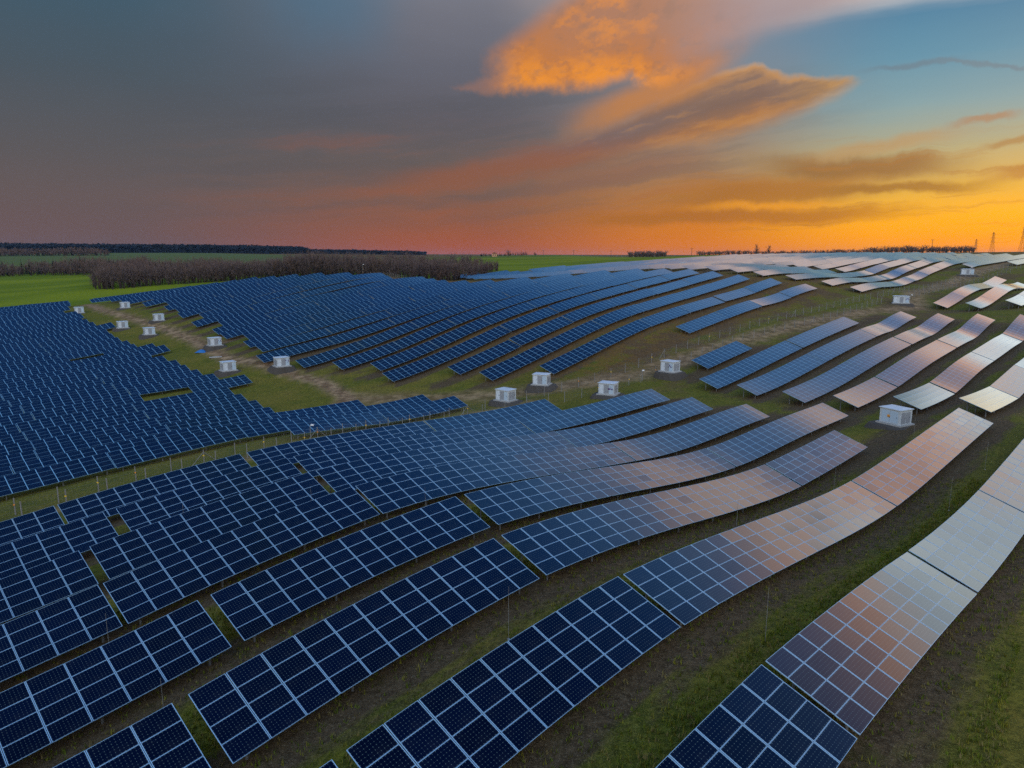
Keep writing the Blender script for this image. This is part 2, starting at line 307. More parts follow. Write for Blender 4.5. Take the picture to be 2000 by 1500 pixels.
def module_mesh():
    L, D, T, f = 1.642, 1.002, .040, .030
    a, d = L/2, D/2; e = .015
    V = [(-a,-d,0),(a,-d,0),(a,d,0),(-a,d,0), (-a,-d,T),(a,-d,T),(a,d,T),(-a,d,T),
         (-a+f,-d+e,T),(a-f,-d+e,T),(a-f,d-e,T),(-a+f,d-e,T), (-a+f,-d+e,T-.006),(a-f,-d+e,T-.006),(a-f,d-e,T-.006),(-a+f,d-e,T-.006)]
    F = [(0,3,2,1),(0,1,5,4),(1,2,6,5),(2,3,7,6),(3,0,4,7),(4,5,9,8),(5,6,10,9),(6,7,11,10),(7,4,8,11),(8,9,13,12),(9,10,14,13),(10,11,15,14),(11,8,12,15),(12,13,14,15)]
    M = [2]+[1]*12+[0]
    uv = []
    for q in F:
        for i in q: uv.append(((V[i][0]+a)/L, (V[i][1]+d)/D))
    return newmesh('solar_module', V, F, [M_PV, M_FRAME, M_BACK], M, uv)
MODULE = module_mesh()

class Table: pass
def layout():
    """every table: block, row, perp, start, end, columns"""
    out = []
    def run(block, row, perp, a, b, n=None, per=11, gap=.28):
        """fill from a to b with tables of 11 columns"""
        gap = .14 if block == 'L' else gap; L = b-a; k = max(1, round(L/18.65)) if n is None else n
        step = L/k
        for i in range(k):
            t = Table(); t.block = block; t.row = row; t.perp = perp; t.s0 = a+i*step+gap/2; t.s1 = a+(i+1)*step-gap/2
            t.n = max(2, round((t.s1-t.s0)/1.672)); out.append(t)
    # front field, rows counted from the lower right corner
    run('R', 1, 7.0, -13.0, 25.55, 2); run('R', 1, 7.0, 25.55, 45.4, 1); run('R', 1, 7.0, 45.4, 64.8, 1); run('R', 1, 7.0, 64.8, 102.8, 2)
    run('R', 2, 16.1, -7.3, 11.3, 1); run('R', 2, 16.1, 11.6, 28.2, 1); run('R', 2, 16.1, 28.3, 62.8, 1); run('R', 2, 16.1, 62.8, 100.3, 1)
    run('R', 3, 25.2, -9.6, 9.0, 1); run('R', 3, 25.2, 9.4, 27.9, 1); run('R', 3, 25.2, 28.2, 65.5, 1); run('R', 3, 25.2, 65.5, 84.1, 1)
    run('R', 4, 34.3, -5.0, 13.6, 1); run('R', 4, 34.3, 14.0, 32.6, 1); run('R', 4, 34.3, 33.1, 70.1, 1); run('R', 4, 34.3, 70.1, 104.5, 1)
    run('R', 5, 43.4, -7.9, 10.85, 1); run('R', 5, 43.4, 10.85, 29.35, 1); run('R', 5, 43.4, 29.35, 98.6, 2)
    run('R', 6, 52.5, -6.7, 11.9, 1); run('R', 6, 52.5, 12.3, 30.5, 1); run('R', 6, 52.5, 30.9, 98.3, 2)
    run('R', 7, 61.6, -2.7, 15.9, 1); run('R', 7, 61.6, 16.6, 33.0, 1); run('R', 7, 61.6, 33.4, 100.4, 2)
    run('R', 8, 70.7, -4.5, 14.05, 1); run('R', 8, 70.7, 14.05, 32.0, 1); run('R', 8, 70.7, 32.5, 83.1, 2)
    # slope behind the kiosk, rows counted from the right
    run('M', 1, 17.7, 107.5, 126.9, 1); run('M', 1, 17.7, 127.1, 183.0, 3)
    run('M', 2, 26.4, 109.8, 128.9, 1); run('M', 2, 26.4, 129.2, 184.6, 2); run('M', 2, 26.4, 184.9, 203.4, 1)
    run('M', 3, 35.2, 110.9, 130.1, 1); run('M', 3, 35.2, 130.4, 168.7, 1); run('M', 3, 35.2, 169.0, 204.4, 1)
    run('M', 4, 43.6, 111.7, 168.1, 2); run('M', 4, 43.6, 168.6, 203.5, 1)
    run('M', 5, 52.4, 113.1, 203.8, 3)
    run('M', 6, 60.9, 115.1, 152.3, 1); run('M', 6, 60.9, 152.7, 187.1, 1)
    run('M', 7, 69.3, 126.6, 145.9, 1)
    # upper slope, rows counted from the right
    run('N', 1, 34.3, 230.8, 286.0, 3); run('N', 2, 43.4, 230.1, 304.0, 4); run('N', 3, 52.5, 234.6, 316.4, 4)
    # field behind the wire fence, rows counted from the fence
    ends = {0:84.2,1:82.6,2:72.6,3:58.2,4:59.2,5:59.6,6:60,7:67.4,8:63.4,9:62.8,10:62.9,11:63.5,12:63,13:62,14:68.8,15:68.2,16:65.5,17:66,18:65.6,19:66,20:66.5,21:70.5,22:67,23:67,24:67,25:69,26:69.5,27:67,28:66,29:72,30:70,31:70,32:77.5,33:79,34:81,35:82.5,36:83.9}
    for n, e in ends.items():
        p = 94.9+7.6*n; lo = .155*p-4
        if n == 0: run('L', 1, p, 49.0, e, 2); continue
        if n in (7, 16):
            g0, g1 = (45.0, 54.6) if n == 7 else (48.3, 56.8)
            run('L', n+1, p, g1, e, 1); e = g0
        k = math.ceil((e-lo)/18.65)
        # the hidden ends of a row are left out
        run('L', n+1, p, e-18.65*k, e, k)
    # hillside field, rows counted from the track
    qa = {0:147.4,1:108.5,2:99.3,3:98.2,4:86.9,5:90.0,6:85.5,7:80.8,8:75.3,9:79.5,10:80.5,11:84.5,12:82.0,13:83.5,14:89.0,15:84.5,16:90.5,17:87.0,18:89.5,19:89.0,20:92.5,21:87.5,22:94.0,23:87.5}
    qe = {0:223.4,1:218.2,2:214.4,3:214,4:214.5,5:213,6:210,7:203,8:193,9:181,10:172,11:168,12:166,13:168,14:170,15:160,16:163.5,17:154,18:147,19:141,20:136,21:132.5,22:128,23:124}
    for j in range(24):
        run('Q', j+1, 86+9.1*j, qa[j], qe[j])
    for j in range(24, 34):
        p = 86+9.1*j; run('Q', j+1, p, 88+ (j-24)*.9+[0, 2.4, -1.2, 1.5][j % 4], 122-(j-24)*2.4)
    # hilltop field beyond, rows counted from the right
    run('P', 1, 58.7, 372, 470, 5); run('P', 2, 67.8, 335.4, 470, 7)
    run('P', 3, 76.9, 236.0, 475, 13); run('P', 4, 86.0, 235.8, 475, 13); run('P', 5, 95.1, 228.6, 475, 13)
    for j in range(2, 24):
        p = 86+9.1*j; st = 224 if j < 6 else 224+(j-5)*1.72+[0, .9, -.7][j % 3]
        top = 480 if j < 17 else {17:480, 18:450, 19:418, 20:379, 21:330, 22:290, 23:274}[j]
        run('P', j+4, p, st, min(289, top))
        if top > 300: run('P', j+4, p, 297.5, top)
    return out
TABLES = layout()

# --- resolve the geometry of every table
allS = []
for t in TABLES: allS.append(np.linspace(t.s0, t.s1, t.n+1))
flat = np.concatenate(allS); fp = np.concatenate([np.full(len(s), t.perp) for s, t in zip(allS, TABLES)])
flz = gz(flat, fp)
o = 0
for s, t in zip(allS, TABLES):
    z = flz[o:o+len(s)].copy(); o += len(s)
    q = np.polyfit((s-s.mean())/10, z, 1 if t.n <= 5 else 2 if t.n < 14 else 4)        # posts are set so that a table runs in one smooth curve
    z = np.polyval(q, (s-s.mean())/10)+CLEAR
    near = t.perp < 80
    if t.block == 'M' and t.row in (2, 3, 4, 5): z = z-.50*np.exp(-((s-186.5)/7.5)**2)
    j = .0012 if near else .006
    z = z+RNG.normal(0, j)*(s-s.mean())
    t.tilt = TILT+RNG.normal(0, R_(.14 if near else .6))
    lo = np.stack([H[0]*s+B[0]*t.perp, H[1]*s+B[1]*t.perp, z], 1)
    d = np.diff(lo, axis=0); d /= np.linalg.norm(d, axis=1)[:, None]
    up = np.cross(np.tile(B, (t.n, 1)), d); up *= np.sign(up[:, 2:3])
    vcol = B[None]*math.cos(t.tilt)+up*math.sin(t.tilt)
    v = np.vstack([vcol[:1], (vcol[1:]+vcol[:-1])/2, vcol[-1:]])
    nrm = np.cross(np.vstack([d[:1], (d[1:]+d[:-1])/2, d[-1:]]), v); nrm *= np.sign(nrm[:, 2:3])
    t.lo, t.v, t.nrm, t.d, t.vcol, t.s = lo, v, nrm, d, vcol, s
    t.mid = lo.mean(0)+v.mean(0)*WID/2
CAMDIR = np.array([0, math.cos(R_(10.5)), -math.sin(R_(10.5))])
def inview(t, m=1.12):
    """roughly inside the photographed field of view"""
    for P in (t.lo[0], t.lo[-1], t.mid, t.lo[0]+t.v[0]*WID, t.lo[-1]+t.v[-1]*WID):
        x, y, z = P; c, s_ = math.cos(R_(10.5)), math.sin(R_(10.5))
        d = y*c-z*s_; u = y*s_+z*c
        if d > 1 and abs(x/d)*1352 < 1000*m and abs(u/d)*1352 < 750*m: return True
    return False
TABLES = [t for t in TABLES if inview(t)]
# keep the row ordinals true to what is seen
for t in TABLES: t.dist = float(np.linalg.norm(t.mid))

def slab(t, origin):
    """the module field of one table as a thin slab: glass side per module, aluminium edge, white back"""
    n = t.n; th = .042
    V = []; F = []; M = []; UV = []
    for r in range(5):
        V.append(t.lo+t.v*(WID*r/4)-origin)
    for r in (0, 4): V.append(t.lo+t.v*(WID*r/4)-t.nrm*th-origin)
    V = np.concatenate(V); k = n+1
    for r in range(4):
        for i in range(n):
            F.append((r*k+i, r*k+i+1, (r+1)*k+i+1, (r+1)*k+i)); M.append(0); UV += [(i, r), (i+1, r), (i+1, r+1), (i, r+1)]
    b0, b1 = 5*k, 6*k
    for i in range(n):
        F.append((b0+i, b1+i, b1+i+1, b0+i+1)); M.append(2); UV += [(0, 0)]*4
        F.append((b0+i, b0+i+1, i+1, i)); M.append(1); UV += [(0, 0)]*4
        F.append((4*k+i, 4*k+i+1, b1+i+1, b1+i)); M.append(1); UV += [(0, 0)]*4
    for i in (0, n):
        q = (i, 4*k+i, b1+i, b0+i); F.append(q if i == 0 else q[::-1]); M.append(1); UV += [(0, 0)]*4
    return V, np.array(F, dtype=np.int32), M, UV

def structure_parts(t, origin):
    """posts (front, rear), raking beams and purlins of a table; returns list of (name, MB)"""
    posts = []; fr = MB()
    st = np.linspace(0, t.n, max(2, round(t.n/2.75)))if t.n > 3 else np.array([.6, t.n-.6])
    st = np.clip(st, .55, t.n-.55)
    def at(c, w):
        i = int(min(t.n-1, math.floor(c))); f = c-i
        lo = t.lo[i]*(1-f)+t.lo[i+1]*f; v = t.v[i]*(1-f)+t.v[i+1]*f
        return lo+v*w-t.nrm[i]*.05, v, t.nrm[i]
    for c in st:
        for w in (.75, 3.05):
            p, v, nn = at(c, w); p = p-nn*.13
            g = float(ground(p[0], p[1]))-.35
            mb = MB(); a = p-origin; mb.hexa([(a[0]+x, a[1]+y, zz) for zz in (g-origin[2], a[2]) for x, y in ((-.05, -.05), (.05, -.05), (.05, .05), (-.05, .05))])
            posts.append(mb)
        p0, v, nn = at(c, .15); p1, _, _ = at(c, 3.9)
        fr.bar(p0-nn*.10-origin, p1-nn*.10-origin, .045, n=4)
    for w in (.25, .80, 1.27, 1.82, 2.28, 2.84, 3.3, 3.82)[::2]:
        for i in range(t.n):
            a, _, _ = at(i+.0001, w); b_, _, _ = at(i+.9999, w); fr.bar(a-origin, b_-origin, .032, n=4)
    return posts, fr

ORD = 'zeroth first second third fourth fifth sixth seventh eighth ninth tenth eleventh twelfth thirteenth fourteenth fifteenth sixteenth seventeenth eighteenth nineteenth twentieth'.split()
def ordinal(n):
    if n <= 20: return ORD[n]
    if n == 30: return 'thirtieth'
    return ('twenty-' if n < 30 else 'thirty-')+ORD[n % 10]
def look(t):
    """what the glass of this table mirrors, seen from the photograph's place"""
    m = t.n//2; i = t.mid/np.linalg.norm(t.mid); n = t.nrm[m]; r = i-2*(i@n)*n
    el = math.degrees(math.asin(r[2])); az = math.degrees(math.atan2(r[0], r[1]))
    if az < 22 or el > 31: return 'dark blue'
    if el > 25.5: return 'mid blue'
    if el > 22.3: return 'mauve grey'
    if el > 17.3: return 'peach tinted'
    return 'silvery white'
WHERE = {'R': 'row from the lower right corner', 'M': 'row from the right behind the big kiosk', 'N': 'row from the right on the upper slope',
         'L': 'row behind the long fence', 'Q': 'hillside row beyond the track', 'P': 'hilltop row from the right'}
GROUP = {'R': 'solar tables of the front field', 'M': 'solar tables on the slope behind the big kiosk', 'N': 'solar tables on the upper slope',
         'L': 'solar tables of the field behind the fence', 'Q': 'solar tables of the hillside field', 'P': 'solar tables of the hilltop field'}
rows = {}
for t in TABLES: rows.setdefault((t.block, t.row), []).append(t)
for (bk, rw), ts in rows.items():
    ts.sort(key=lambda t: t.s0)
    for i, t in enumerate(ts): t.pos = i+1
for bk in WHERE:      # count the rows that are really there
    rr = sorted({t.row for t in TABLES if t.block == bk}); mp = {r: i+1 for i, r in enumerate(rr)}
    for t in TABLES:
        if t.block == bk: t.rown = mp[t.row]
order = sorted(range(len(TABLES)), key=lambda i: TABLES[i].dist)
N_OWN = 296
own = set(order[:N_OWN]); n_mod = 0
rest = MB(); rV = []; rF = []; rM = []; rUV = []; ro = 0
for i in order:
    t = TABLES[i]
    if i not in own:
        V, F, M, UV = slab(t, np.zeros(3)); rV.append(V); rF.append(F+ro); rM += M; rUV += UV; ro += len(V); continue
    origin = np.array([t.lo[t.n//2][0], t.lo[t.n//2][1], 0.]); origin[2] = float(ground(origin[0], origin[1]))
    lab = f"{look(t)} solar table, {ordinal(t.pos)} along the {ordinal(t.rown)} {WHERE[t.block]}"
    root = link('solar_table', None, None, lab, 'solar panel table', GROUP[t.block], loc=origin)
    if t.dist < 92:
        for c in range(t.n):
            mid = (t.lo[c]+t.lo[c+1])/2; sx = np.linalg.norm(t.lo[c+1]-t.lo[c])/1.672
            for r in range(4):
                jit = RNG.normal(0, .0042, 2)
                d = t.d[c]; v = t.vcol[c]; n = np.cross(d, v)
                d2 = d+n*jit[0]; v2 = v+n*jit[1]; d2 /= np.linalg.norm(d2); n2 = np.cross(d2, v2); n2 /= np.linalg.norm(n2); v2 = np.cross(n2, d2)
                p = mid+v*(WID*(r+.5)/4)-n*.04-origin
                mo = link('solar_module', MODULE, root)
                mo.matrix_local = Matrix(((d2[0]*sx, v2[0], n2[0], p[0]), (d2[1]*sx, v2[1], n2[1], p[1]), (d2[2]*sx, v2[2], n2[2], p[2]), (0, 0, 0, 1)))
                n_mod += 1
    else:
        V, F, M, UV = slab(t, origin)
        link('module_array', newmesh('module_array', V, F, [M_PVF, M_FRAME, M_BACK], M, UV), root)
    posts, fr = structure_parts(t, origin)
    if t.dist < 175:
        for mb in posts: mb.build('post', M_STEEL, root)
        fr.build('support_frame', M_STEEL, root)
    elif t.block in 'MNP' or t.perp < 140:
        for mb in posts: fr.add(mb.V, mb.F)
        fr.build('support_frame', M_STEEL, root)
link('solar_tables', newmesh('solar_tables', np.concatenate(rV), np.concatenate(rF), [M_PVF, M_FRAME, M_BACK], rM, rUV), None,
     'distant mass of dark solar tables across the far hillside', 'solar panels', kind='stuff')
print('tables', len(TABLES), 'own', len(own), 'modules', n_mod, 'rest', len(TABLES)-len(own))

# ------------------------------------------------------------------ transformer kiosks
M_WHITE = simple('white_painted_render', (.54, .57, .58), .55, 0, .10, 3.0)
M_ROOF = simple('pale_sheet_roof', (.56, .61, .64), .45, 0, .08, 2.0)
M_LOUV = None
def louvre_material():
    m, nt, b = mat('grey_louvre')
    tc = nt.nodes.new('ShaderNodeTexCoord'); x, y, z = sep(tc.outputs['Object'])
    s = fabs(fract(z*11.0)-.5)*2.0
    nt.links.new(mixc(s, (.16, .17, .19), (.42, .43, .45)), b.inputs['Base Color']); b.inputs['Roughness'].default_value = .5
    return m
M_LOUV = louvre_material()
M_LDOOR = simple('light_blue_grey_door', (.46, .56, .64), .45, 0, .05, 2.0)
M_DOOR = simple('white_steel_door', (.62, .66, .70), .45)
M_CONC = simple('concrete', (.38, .37, .35), .85, 0, .15, 4.0)
M_GRAV = simple('dark_gravel', (.075, .062, .050), .95, 0, .6, 5.0)
M_PURP = simple('purple_paint', (.10, .03, .16), .6)
M_ORAN = simple('orange_paint', (.80, .34, .05), .6)
M_DARK = simple('dark_metal', (.03, .03, .035), .5)
def kiosk(al, pe, face, label, wide=2.9, deep=2.4, tall=1.95, mark=None, mound=.55, style=0):
    x, y = XY(al, pe); g = float(ground(x, y)); top = g+mound
    th = R_(180-face)                   # local -Y looks along compass bearing 'face'
    rt = link('transformer_kiosk', None, None, label, 'transformer kiosk', 'white transformer kiosks', loc=(x, y, top))
    rt.rotation_euler = (0, 0, th)
    a, d = wide/2, deep/2
    mb = MB(); mb.box((0, 0, .05), (wide+.7, deep+.7, .22)); mb.build('base_slab', M_CONC, rt)
    mb = MB(); mb.box((0, 0, .16+tall/2), (wide, deep, tall))
    for sx in (-1, 1):                  # corner pilasters
        for sy in (-1, 1): mb.box((sx*(a-.06), sy*(d-.06), .16+tall/2), (.16, .16, tall-.02))
    mb.build('wall', M_WHITE, rt)
    mb = MB(); z0 = .16+tall+.002
    e = .16
    mb.hexa([(-a-e,-d-e,z0),(a+e,-d-e,z0),(a+e,d+e,z0),(-a-e,d+e,z0),(-a-e,-d-e,z0+.09),(a+e,-d-e,z0+.09),(a+e,d+e,z0+.09),(-a-e,d+e,z0+.09)])
    mb.hexa([(-a-e+.03,-d-e+.03,z0+.09),(a+e-.03,-d-e+.03,z0+.09),(a+e-.03,d+e-.03,z0+.09),(-a-e+.03,d+e-.03,z0+.09),(-a*.7,-.15,z0+.20),(a*.7,-.15,z0+.20),(a*.7,.15,z0+.20),(-a*.7,.15,z0+.20)])
    mb.build('roof', M_ROOF, rt)
    def leaf(nm, m, cx, w_, h_, side=None, zc=None):
        mb = MB(); zc = .30+h_/2 if zc is None else zc
        if side is None: mb.box((cx, -d-.02, zc), (w_, .05, h_))
        else: mb.box((side*(a+.02), cx, zc), (.05, w_, h_))
        o = mb.build(nm, m, rt)
        h = MB()
        if side is None: h.box((cx+w_*.36, -d-.06, zc), (.04, .05, .16))
        else: h.box((side*(a+.06), cx+w_*.36, zc), (.05, .04, .16))
        h.build('handle', M_DARK, o)
    if style == 0:
        leaf('door', M_DOOR, -a+.55, .78, 1.55); leaf('louvre_door', M_LOUV, 0.05, .95, 1.6); leaf('door', M_LDOOR, a-.52, .80, 1.6)
    else:
        leaf('door', M_LDOOR, -a*.42, wide*.40, 1.6); leaf('door', M_LDOOR, a*.42, wide*.40, 1.6)
    for s in (-1, 1):
        leaf('louvre_door', M_LOUV, -d*.40, d*.66, 1.5, s); leaf('louvre_door', M_LOUV, d*.40, d*.66, 1.5, s)
    if mark == 'purple':
        mb = MB(); r = random.Random(int(al))
        for k in range(9):
            cx, cz, q = r.uniform(-.45, .45), r.uniform(-.3, .3), r.uniform(.06, .14)
            P = [(a-.52+cx+q*math.cos(i*math.pi/3)*r.uniform(.7, 1.3), -d-.047-k*.0015, 1.30+cz+q*math.sin(i*math.pi/3)*r.uniform(.7, 1.3)) for i in range(6)]
            mb.add(P, [tuple(range(6))])
        mb.build('paint_mark', M_PURP, rt)
    if mark == 'orange':
        mb = MB(); n = 14
        mb.add([(-.15+.20*math.cos(i*6.283/n)*1.2, -d-.048, 1.15+.20*math.sin(i*6.283/n)) for i in range(n)], [tuple(range(n))])
        mb.add([(-.02+.08*math.cos(i*6.283/8), -d-.051, 1.02+.07*math.sin(i*6.283/8)) for i in range(8)], [tuple(range(8))], 1)
        mb.build('emblem', [M_ORAN, M_DARK], rt)
    # gravel bank carrying the slab
    mb = MB(); N_ = 28; V = []; rr = random.Random(int(pe*7))
    for k, (f_, dz) in enumerate(((1.0, 0), (1.06, -.08), (1.26, None))):
        for i in range(N_):
            t = 2*math.pi*i/N_; c_, s_ = math.cos(t), math.sin(t)
            q = max(abs(c_)/(a+.55), abs(s_)/(d+.55)); rx, ry = c_/q*.5+c_*(a+d+1.1)*.27, s_/q*.5+s_*(a+d+1.1)*.27
            j = f_*(1+rr.uniform(-.06, .06)*(k > 0)); lx, ly = rx*j*1.25, ry*j*1.25
            wx, wy = x+lx*math.cos(th)-ly*math.sin(th), y+lx*math.sin(th)+ly*math.cos(th)
            wz = top-.03+dz*mound if dz is not None else float(ground(wx, wy))-.08
            V.append((wx, wy, wz))
    F = [tuple(range(N_))]+[(k*N_+i, (k+1)*N_+i, (k+1)*N_+(i+1) % N_, k*N_+(i+1) % N_) for k in range(2) for i in range(N_)]
    link('gravel_bank', newmesh('gravel_bank', V, F, [M_GRAV]), kind='structure')
KI = [
 (101.3, 27.3, 244, 'large white transformer kiosk with blue-grey doors and an orange emblem beside the grass lane', dict(mark='orange', style=1, mound=.35)),
 (120.3, 74.2, 226, 'white transformer kiosk with purple paint mark on a dark bank before the small solar table', dict(mark='purple', mound=1.0)),
 (101.0, 75.1, 207, 'white transformer kiosk with purple paint mark right behind the long front rows', dict(mark='purple', mound=.5)),
 (101.3, 91.9, 200, 'white transformer kiosk on a dark bank directly below the outermost hillside row', dict(mound=1.0)),
 (90.5, 91.2, 218, 'white transformer kiosk half standing behind the front rows, nearest the fence corner', dict(mound=.6)),
 (233.6, 64.8, 203, 'wide white transformer kiosk with purple mark on the bare slope below the upper rows', dict(wide=4.2, deep=2.3, mark='purple', mound=.3)),
 (321.1, 66.5, 205, 'wide white transformer kiosk near the hilltop under the end of the pale rows', dict(wide=4.2, deep=2.3, mound=.3)),
 (77.3, 153.7, 142, 'white transformer kiosk with purple mark on a dark bank where the dirt tracks meet', dict(mark='purple', mound=.8)),
 (68.4, 163.1, 139, 'white transformer kiosk on grass at the fenced field edge, by the dirt track', dict(mound=.5)),
 (77.2, 191.7, 139, 'white transformer kiosk below the hillside rows beside the blue tarpaulin', dict(mark='purple', mound=.8)),
 (73.9, 233.4, 141, 'white transformer kiosk standing free on the grass between two fields, uphill of the blue tarpaulin', dict(mound=.5)),
 (72.1, 253.1, 141, 'white transformer kiosk touching the end of a short dark row', dict(mound=.3)),
 (72.2, 304.4, 141, 'white transformer kiosk partly hidden by the far end of the fenced field', dict(mound=.2)),
 (82.6, 250.2, 140, 'white transformer kiosk tucked behind a row at the edge of the hillside field', dict(mound=.2)),
 (84.6, 291.5, 140, 'farthest white transformer kiosk, only a wedge of its wall showing above a row', dict(mound=.2)),
 (292.4, 176.0, 205, 'small white transformer kiosk in the gap between the hilltop rows', dict(mound=.3)),
]
for a, p, f_, l, kw in KI: kiosk(a, p, f_, l, **kw)

# ------------------------------------------------------------------ wire fences
M_POST = simple('weathered_fence_post', (.22, .21, .20), .8, 0, .12, 6.0)
M_WIRE = simple('fence_wire', (.30, .30, .30), .5, .4)
M_YEL = simple('yellow_warning_plate', (.85, .52, .04), .5)
M_ORP = simple('orange_warning_plate', (.80, .28, .03), .5)
def fence(pts, label, signs=(), braces=(), step=4.2, tall=2.0, wires=7):
    P = []; carry = 0.0
    for (a0, p0), (a1, p1) in zip(pts[:-1], pts[1:]):
        L = math.hypot(a1-a0, p1-p0); s = carry
        while s < L: f_ = s/L; P.append((a0+(a1-a0)*f_, p0+(p1-p0)*f_)); s += step
        carry = s-L
    W = []
    for a, p in P:
        x, y = XY(a, p); W.append(Vector((x, y, float(ground(x, y)))))
    rt = link('wire_fence', None, None, label, 'fence', 'wire fences of the solar park', loc=W[0]); o = W[0]
    for i, q in enumerate(W):
        mb = MB(); q = q-o; w_ = .055; lean = random.gauss(0, .02)
        mb.hexa([(q.x-w_, q.y-w_, q.z-.2), (q.x+w_, q.y-w_, q.z-.2), (q.x+w_, q.y+w_, q.z-.2), (q.x-w_, q.y+w_, q.z-.2)]+[(q.x-w_*.8+lean, q.y-w_*.8, q.z+tall), (q.x+w_*.8+lean, q.y-w_*.8, q.z+tall), (q.x+w_*.8+lean, q.y+w_*.8, q.z+tall), (q.x-w_*.8+lean, q.y+w_*.8, q.z+tall)])
        mb.build('post', M_POST, rt)
        if i in signs:
            s = MB(); s.box((q.x+.02, q.y-.09, q.z+tall*.62), (.20, .02, .16)); s.build('warning_plate', M_YEL if i % 3 else M_ORP, rt)
        if i in braces and 0 < i < len(W)-1:
            b = MB(); dv = (W[i+1]-W[i-1]).normalized()
            for sg in (-1, 1): b.bar(q+Vector((0, 0, tall*.85)), q+dv*1.7*sg+Vector((0, 0, .05)), .045, n=4)
            b.build('brace', M_POST, rt)
    mb = MB()
    for k in range(wires):
        h = .15+k*(tall-.25)/(wires-1)
        for q0, q1 in zip(W[:-1], W[1:]): mb.bar(q0-o+Vector((0, 0, h)), q1-o+Vector((0, 0, h)), .006, n=3)
    for q0, q1 in zip(W[:-1], W[1:]):
        for k in range(1, 12):
            q = q0.lerp(q1, k/12)-o; mb.bar(q+Vector((0, 0, .15)), q+Vector((0, 0, tall-.1)), .004, n=3)
    mb.build('wire_mesh', M_WIRE, rt)
fence([(-12, 91.2), (48, 91.5), (63, 91.2), (86, 90.6)], 'wire fence with yellow plates running between the front rows and the field behind', signs=(4, 6, 8, 9, 11, 13, 15, 17, 19, 22), braces=(11, 15, 22))
fence([(93, 88.2), (104, 86), (115, 83.6), (132, 81.8), (149, 80.4), (166, 78.6), (186, 76.2), (207, 74.0), (232, 72.4)], 'wire fence climbing the slope along the lowest hillside row', signs=(3, 5, 8, 13, 19), braces=(9, 22))
fence([(236, 72.2), (262, 70.2), (300, 67), (335, 60.5), (372, 53.5), (430, 50)], 'thin wire fence near the hilltop beside the silvery rows', signs=(), braces=(3,), wires=5)
fence([(94, 79.6), (110, 77.4), (126, 76.4), (150, 75.4), (168, 72.6), (186, 69.4), (207, 68.4), (228, 68.4)], 'wire fence on the near side of the bare track, passing the small solar table', signs=(2, 4, 6), braces=(7, 21), wires=5)
fence([(238, 66.6), (262, 64.8), (300, 61.5), (340, 55)], 'wire fence on the near side of the track above the wide kiosk', signs=(), braces=(), wires=5)
fence([(-12, 87.4), (48, 87.6), (80, 87.0), (92, 81.5)], 'second, dimmer wire fence closest to the last front row', signs=(7, 14), braces=(), wires=5)
fence([(176, 262), (196, 276), (214, 292), (232, 306), (250, 318)], 'short wire fence before the brown wood', signs=(), braces=(), wires=4)

# ------------------------------------------------------------------ lightning rods, lamp masts, small things
M_ROD = simple('steel_rod', (.42, .42, .40), .4, .6)
RODS = [(8.9, 31.0, 'third row from the lower right, by the open gap'), (9.4, 41.3, 'gap in the row beside the lower left corner'), (22.8, 22.8, 'grass lane left of the lower middle table'), (31.2, 13.2, 'grass lane beside the rightmost front row'),
 (46.8, 22.6, 'lane under the peach tinted tables'), (67.2, 22.8, 'lane where peach tables turn blue'), (66.2, 13.0, 'lane beside the pale tables of the rightmost rows'), (80.7, 13.2, 'lane near the top of the rightmost rows'), (92.0, 22.6, 'end of the lane next to the large kiosk'),
 (27.0, 50.0, 'dark rows in the middle left'), (31.5, 40.6, 'gap under the dark middle rows'), (20.0, 59.0, 'dark rows near the long fence')]
for a, p, l in RODS:
    x, y = XY(a, p); g = float(ground(x, y)); mb = MB(); h = 2.9
    mb.bar((0, 0, -.2), (0, 0, h*.55), .015, .014, 6); mb.bar((0, 0, h*.55), (0, 0, h), .011, .006, 6); mb.box((0, 0, .0), (.12, .12, .08))
    mb.build('lightning_rod', M_ROD, label='thin steel lightning rod in the '+l, cat='lightning rod', group='lightning rods between the rows', loc=(x, y, g))
M_LAMPW = simple('white_lamp_housing', (.8, .8, .8), .4)
for a, p, h, l in [(176, 268, 5.0, 'slim camera mast on the grass before the brown wood'), (49.6, 91.0, 2.5, 'small white floodlight on a pole by the fence step'), (113.6, 76.6, 2.4, 'small white floodlight by the track below the outermost hillside row'), (238, 63.5, 2.6, 'small white floodlight on a pole beside the wide kiosk'), (323.5, 66.0, 2.8, 'small lamp pole at the hilltop kiosk')]:
    x, y = XY(a, p); g = float(ground(x, y))
    rt = link('lamp_mast', None, None, l, 'lamp mast', loc=(x, y, g))
    mb = MB(); mb.bar((0, 0, -.2), (0, 0, h), .05, .035, 8); mb.bar((0, 0, h-.1), (.35, -.1, h), .025, n=6); mb.build('pole', M_ROD, rt)
    mb = MB(); mb.box((.38, -.12, h+.05), (.42, .30, .22)); mb.box((.38, -.28, h+.05), (.36, .03, .16)); mb.build('lamp_head', M_LAMPW, rt)
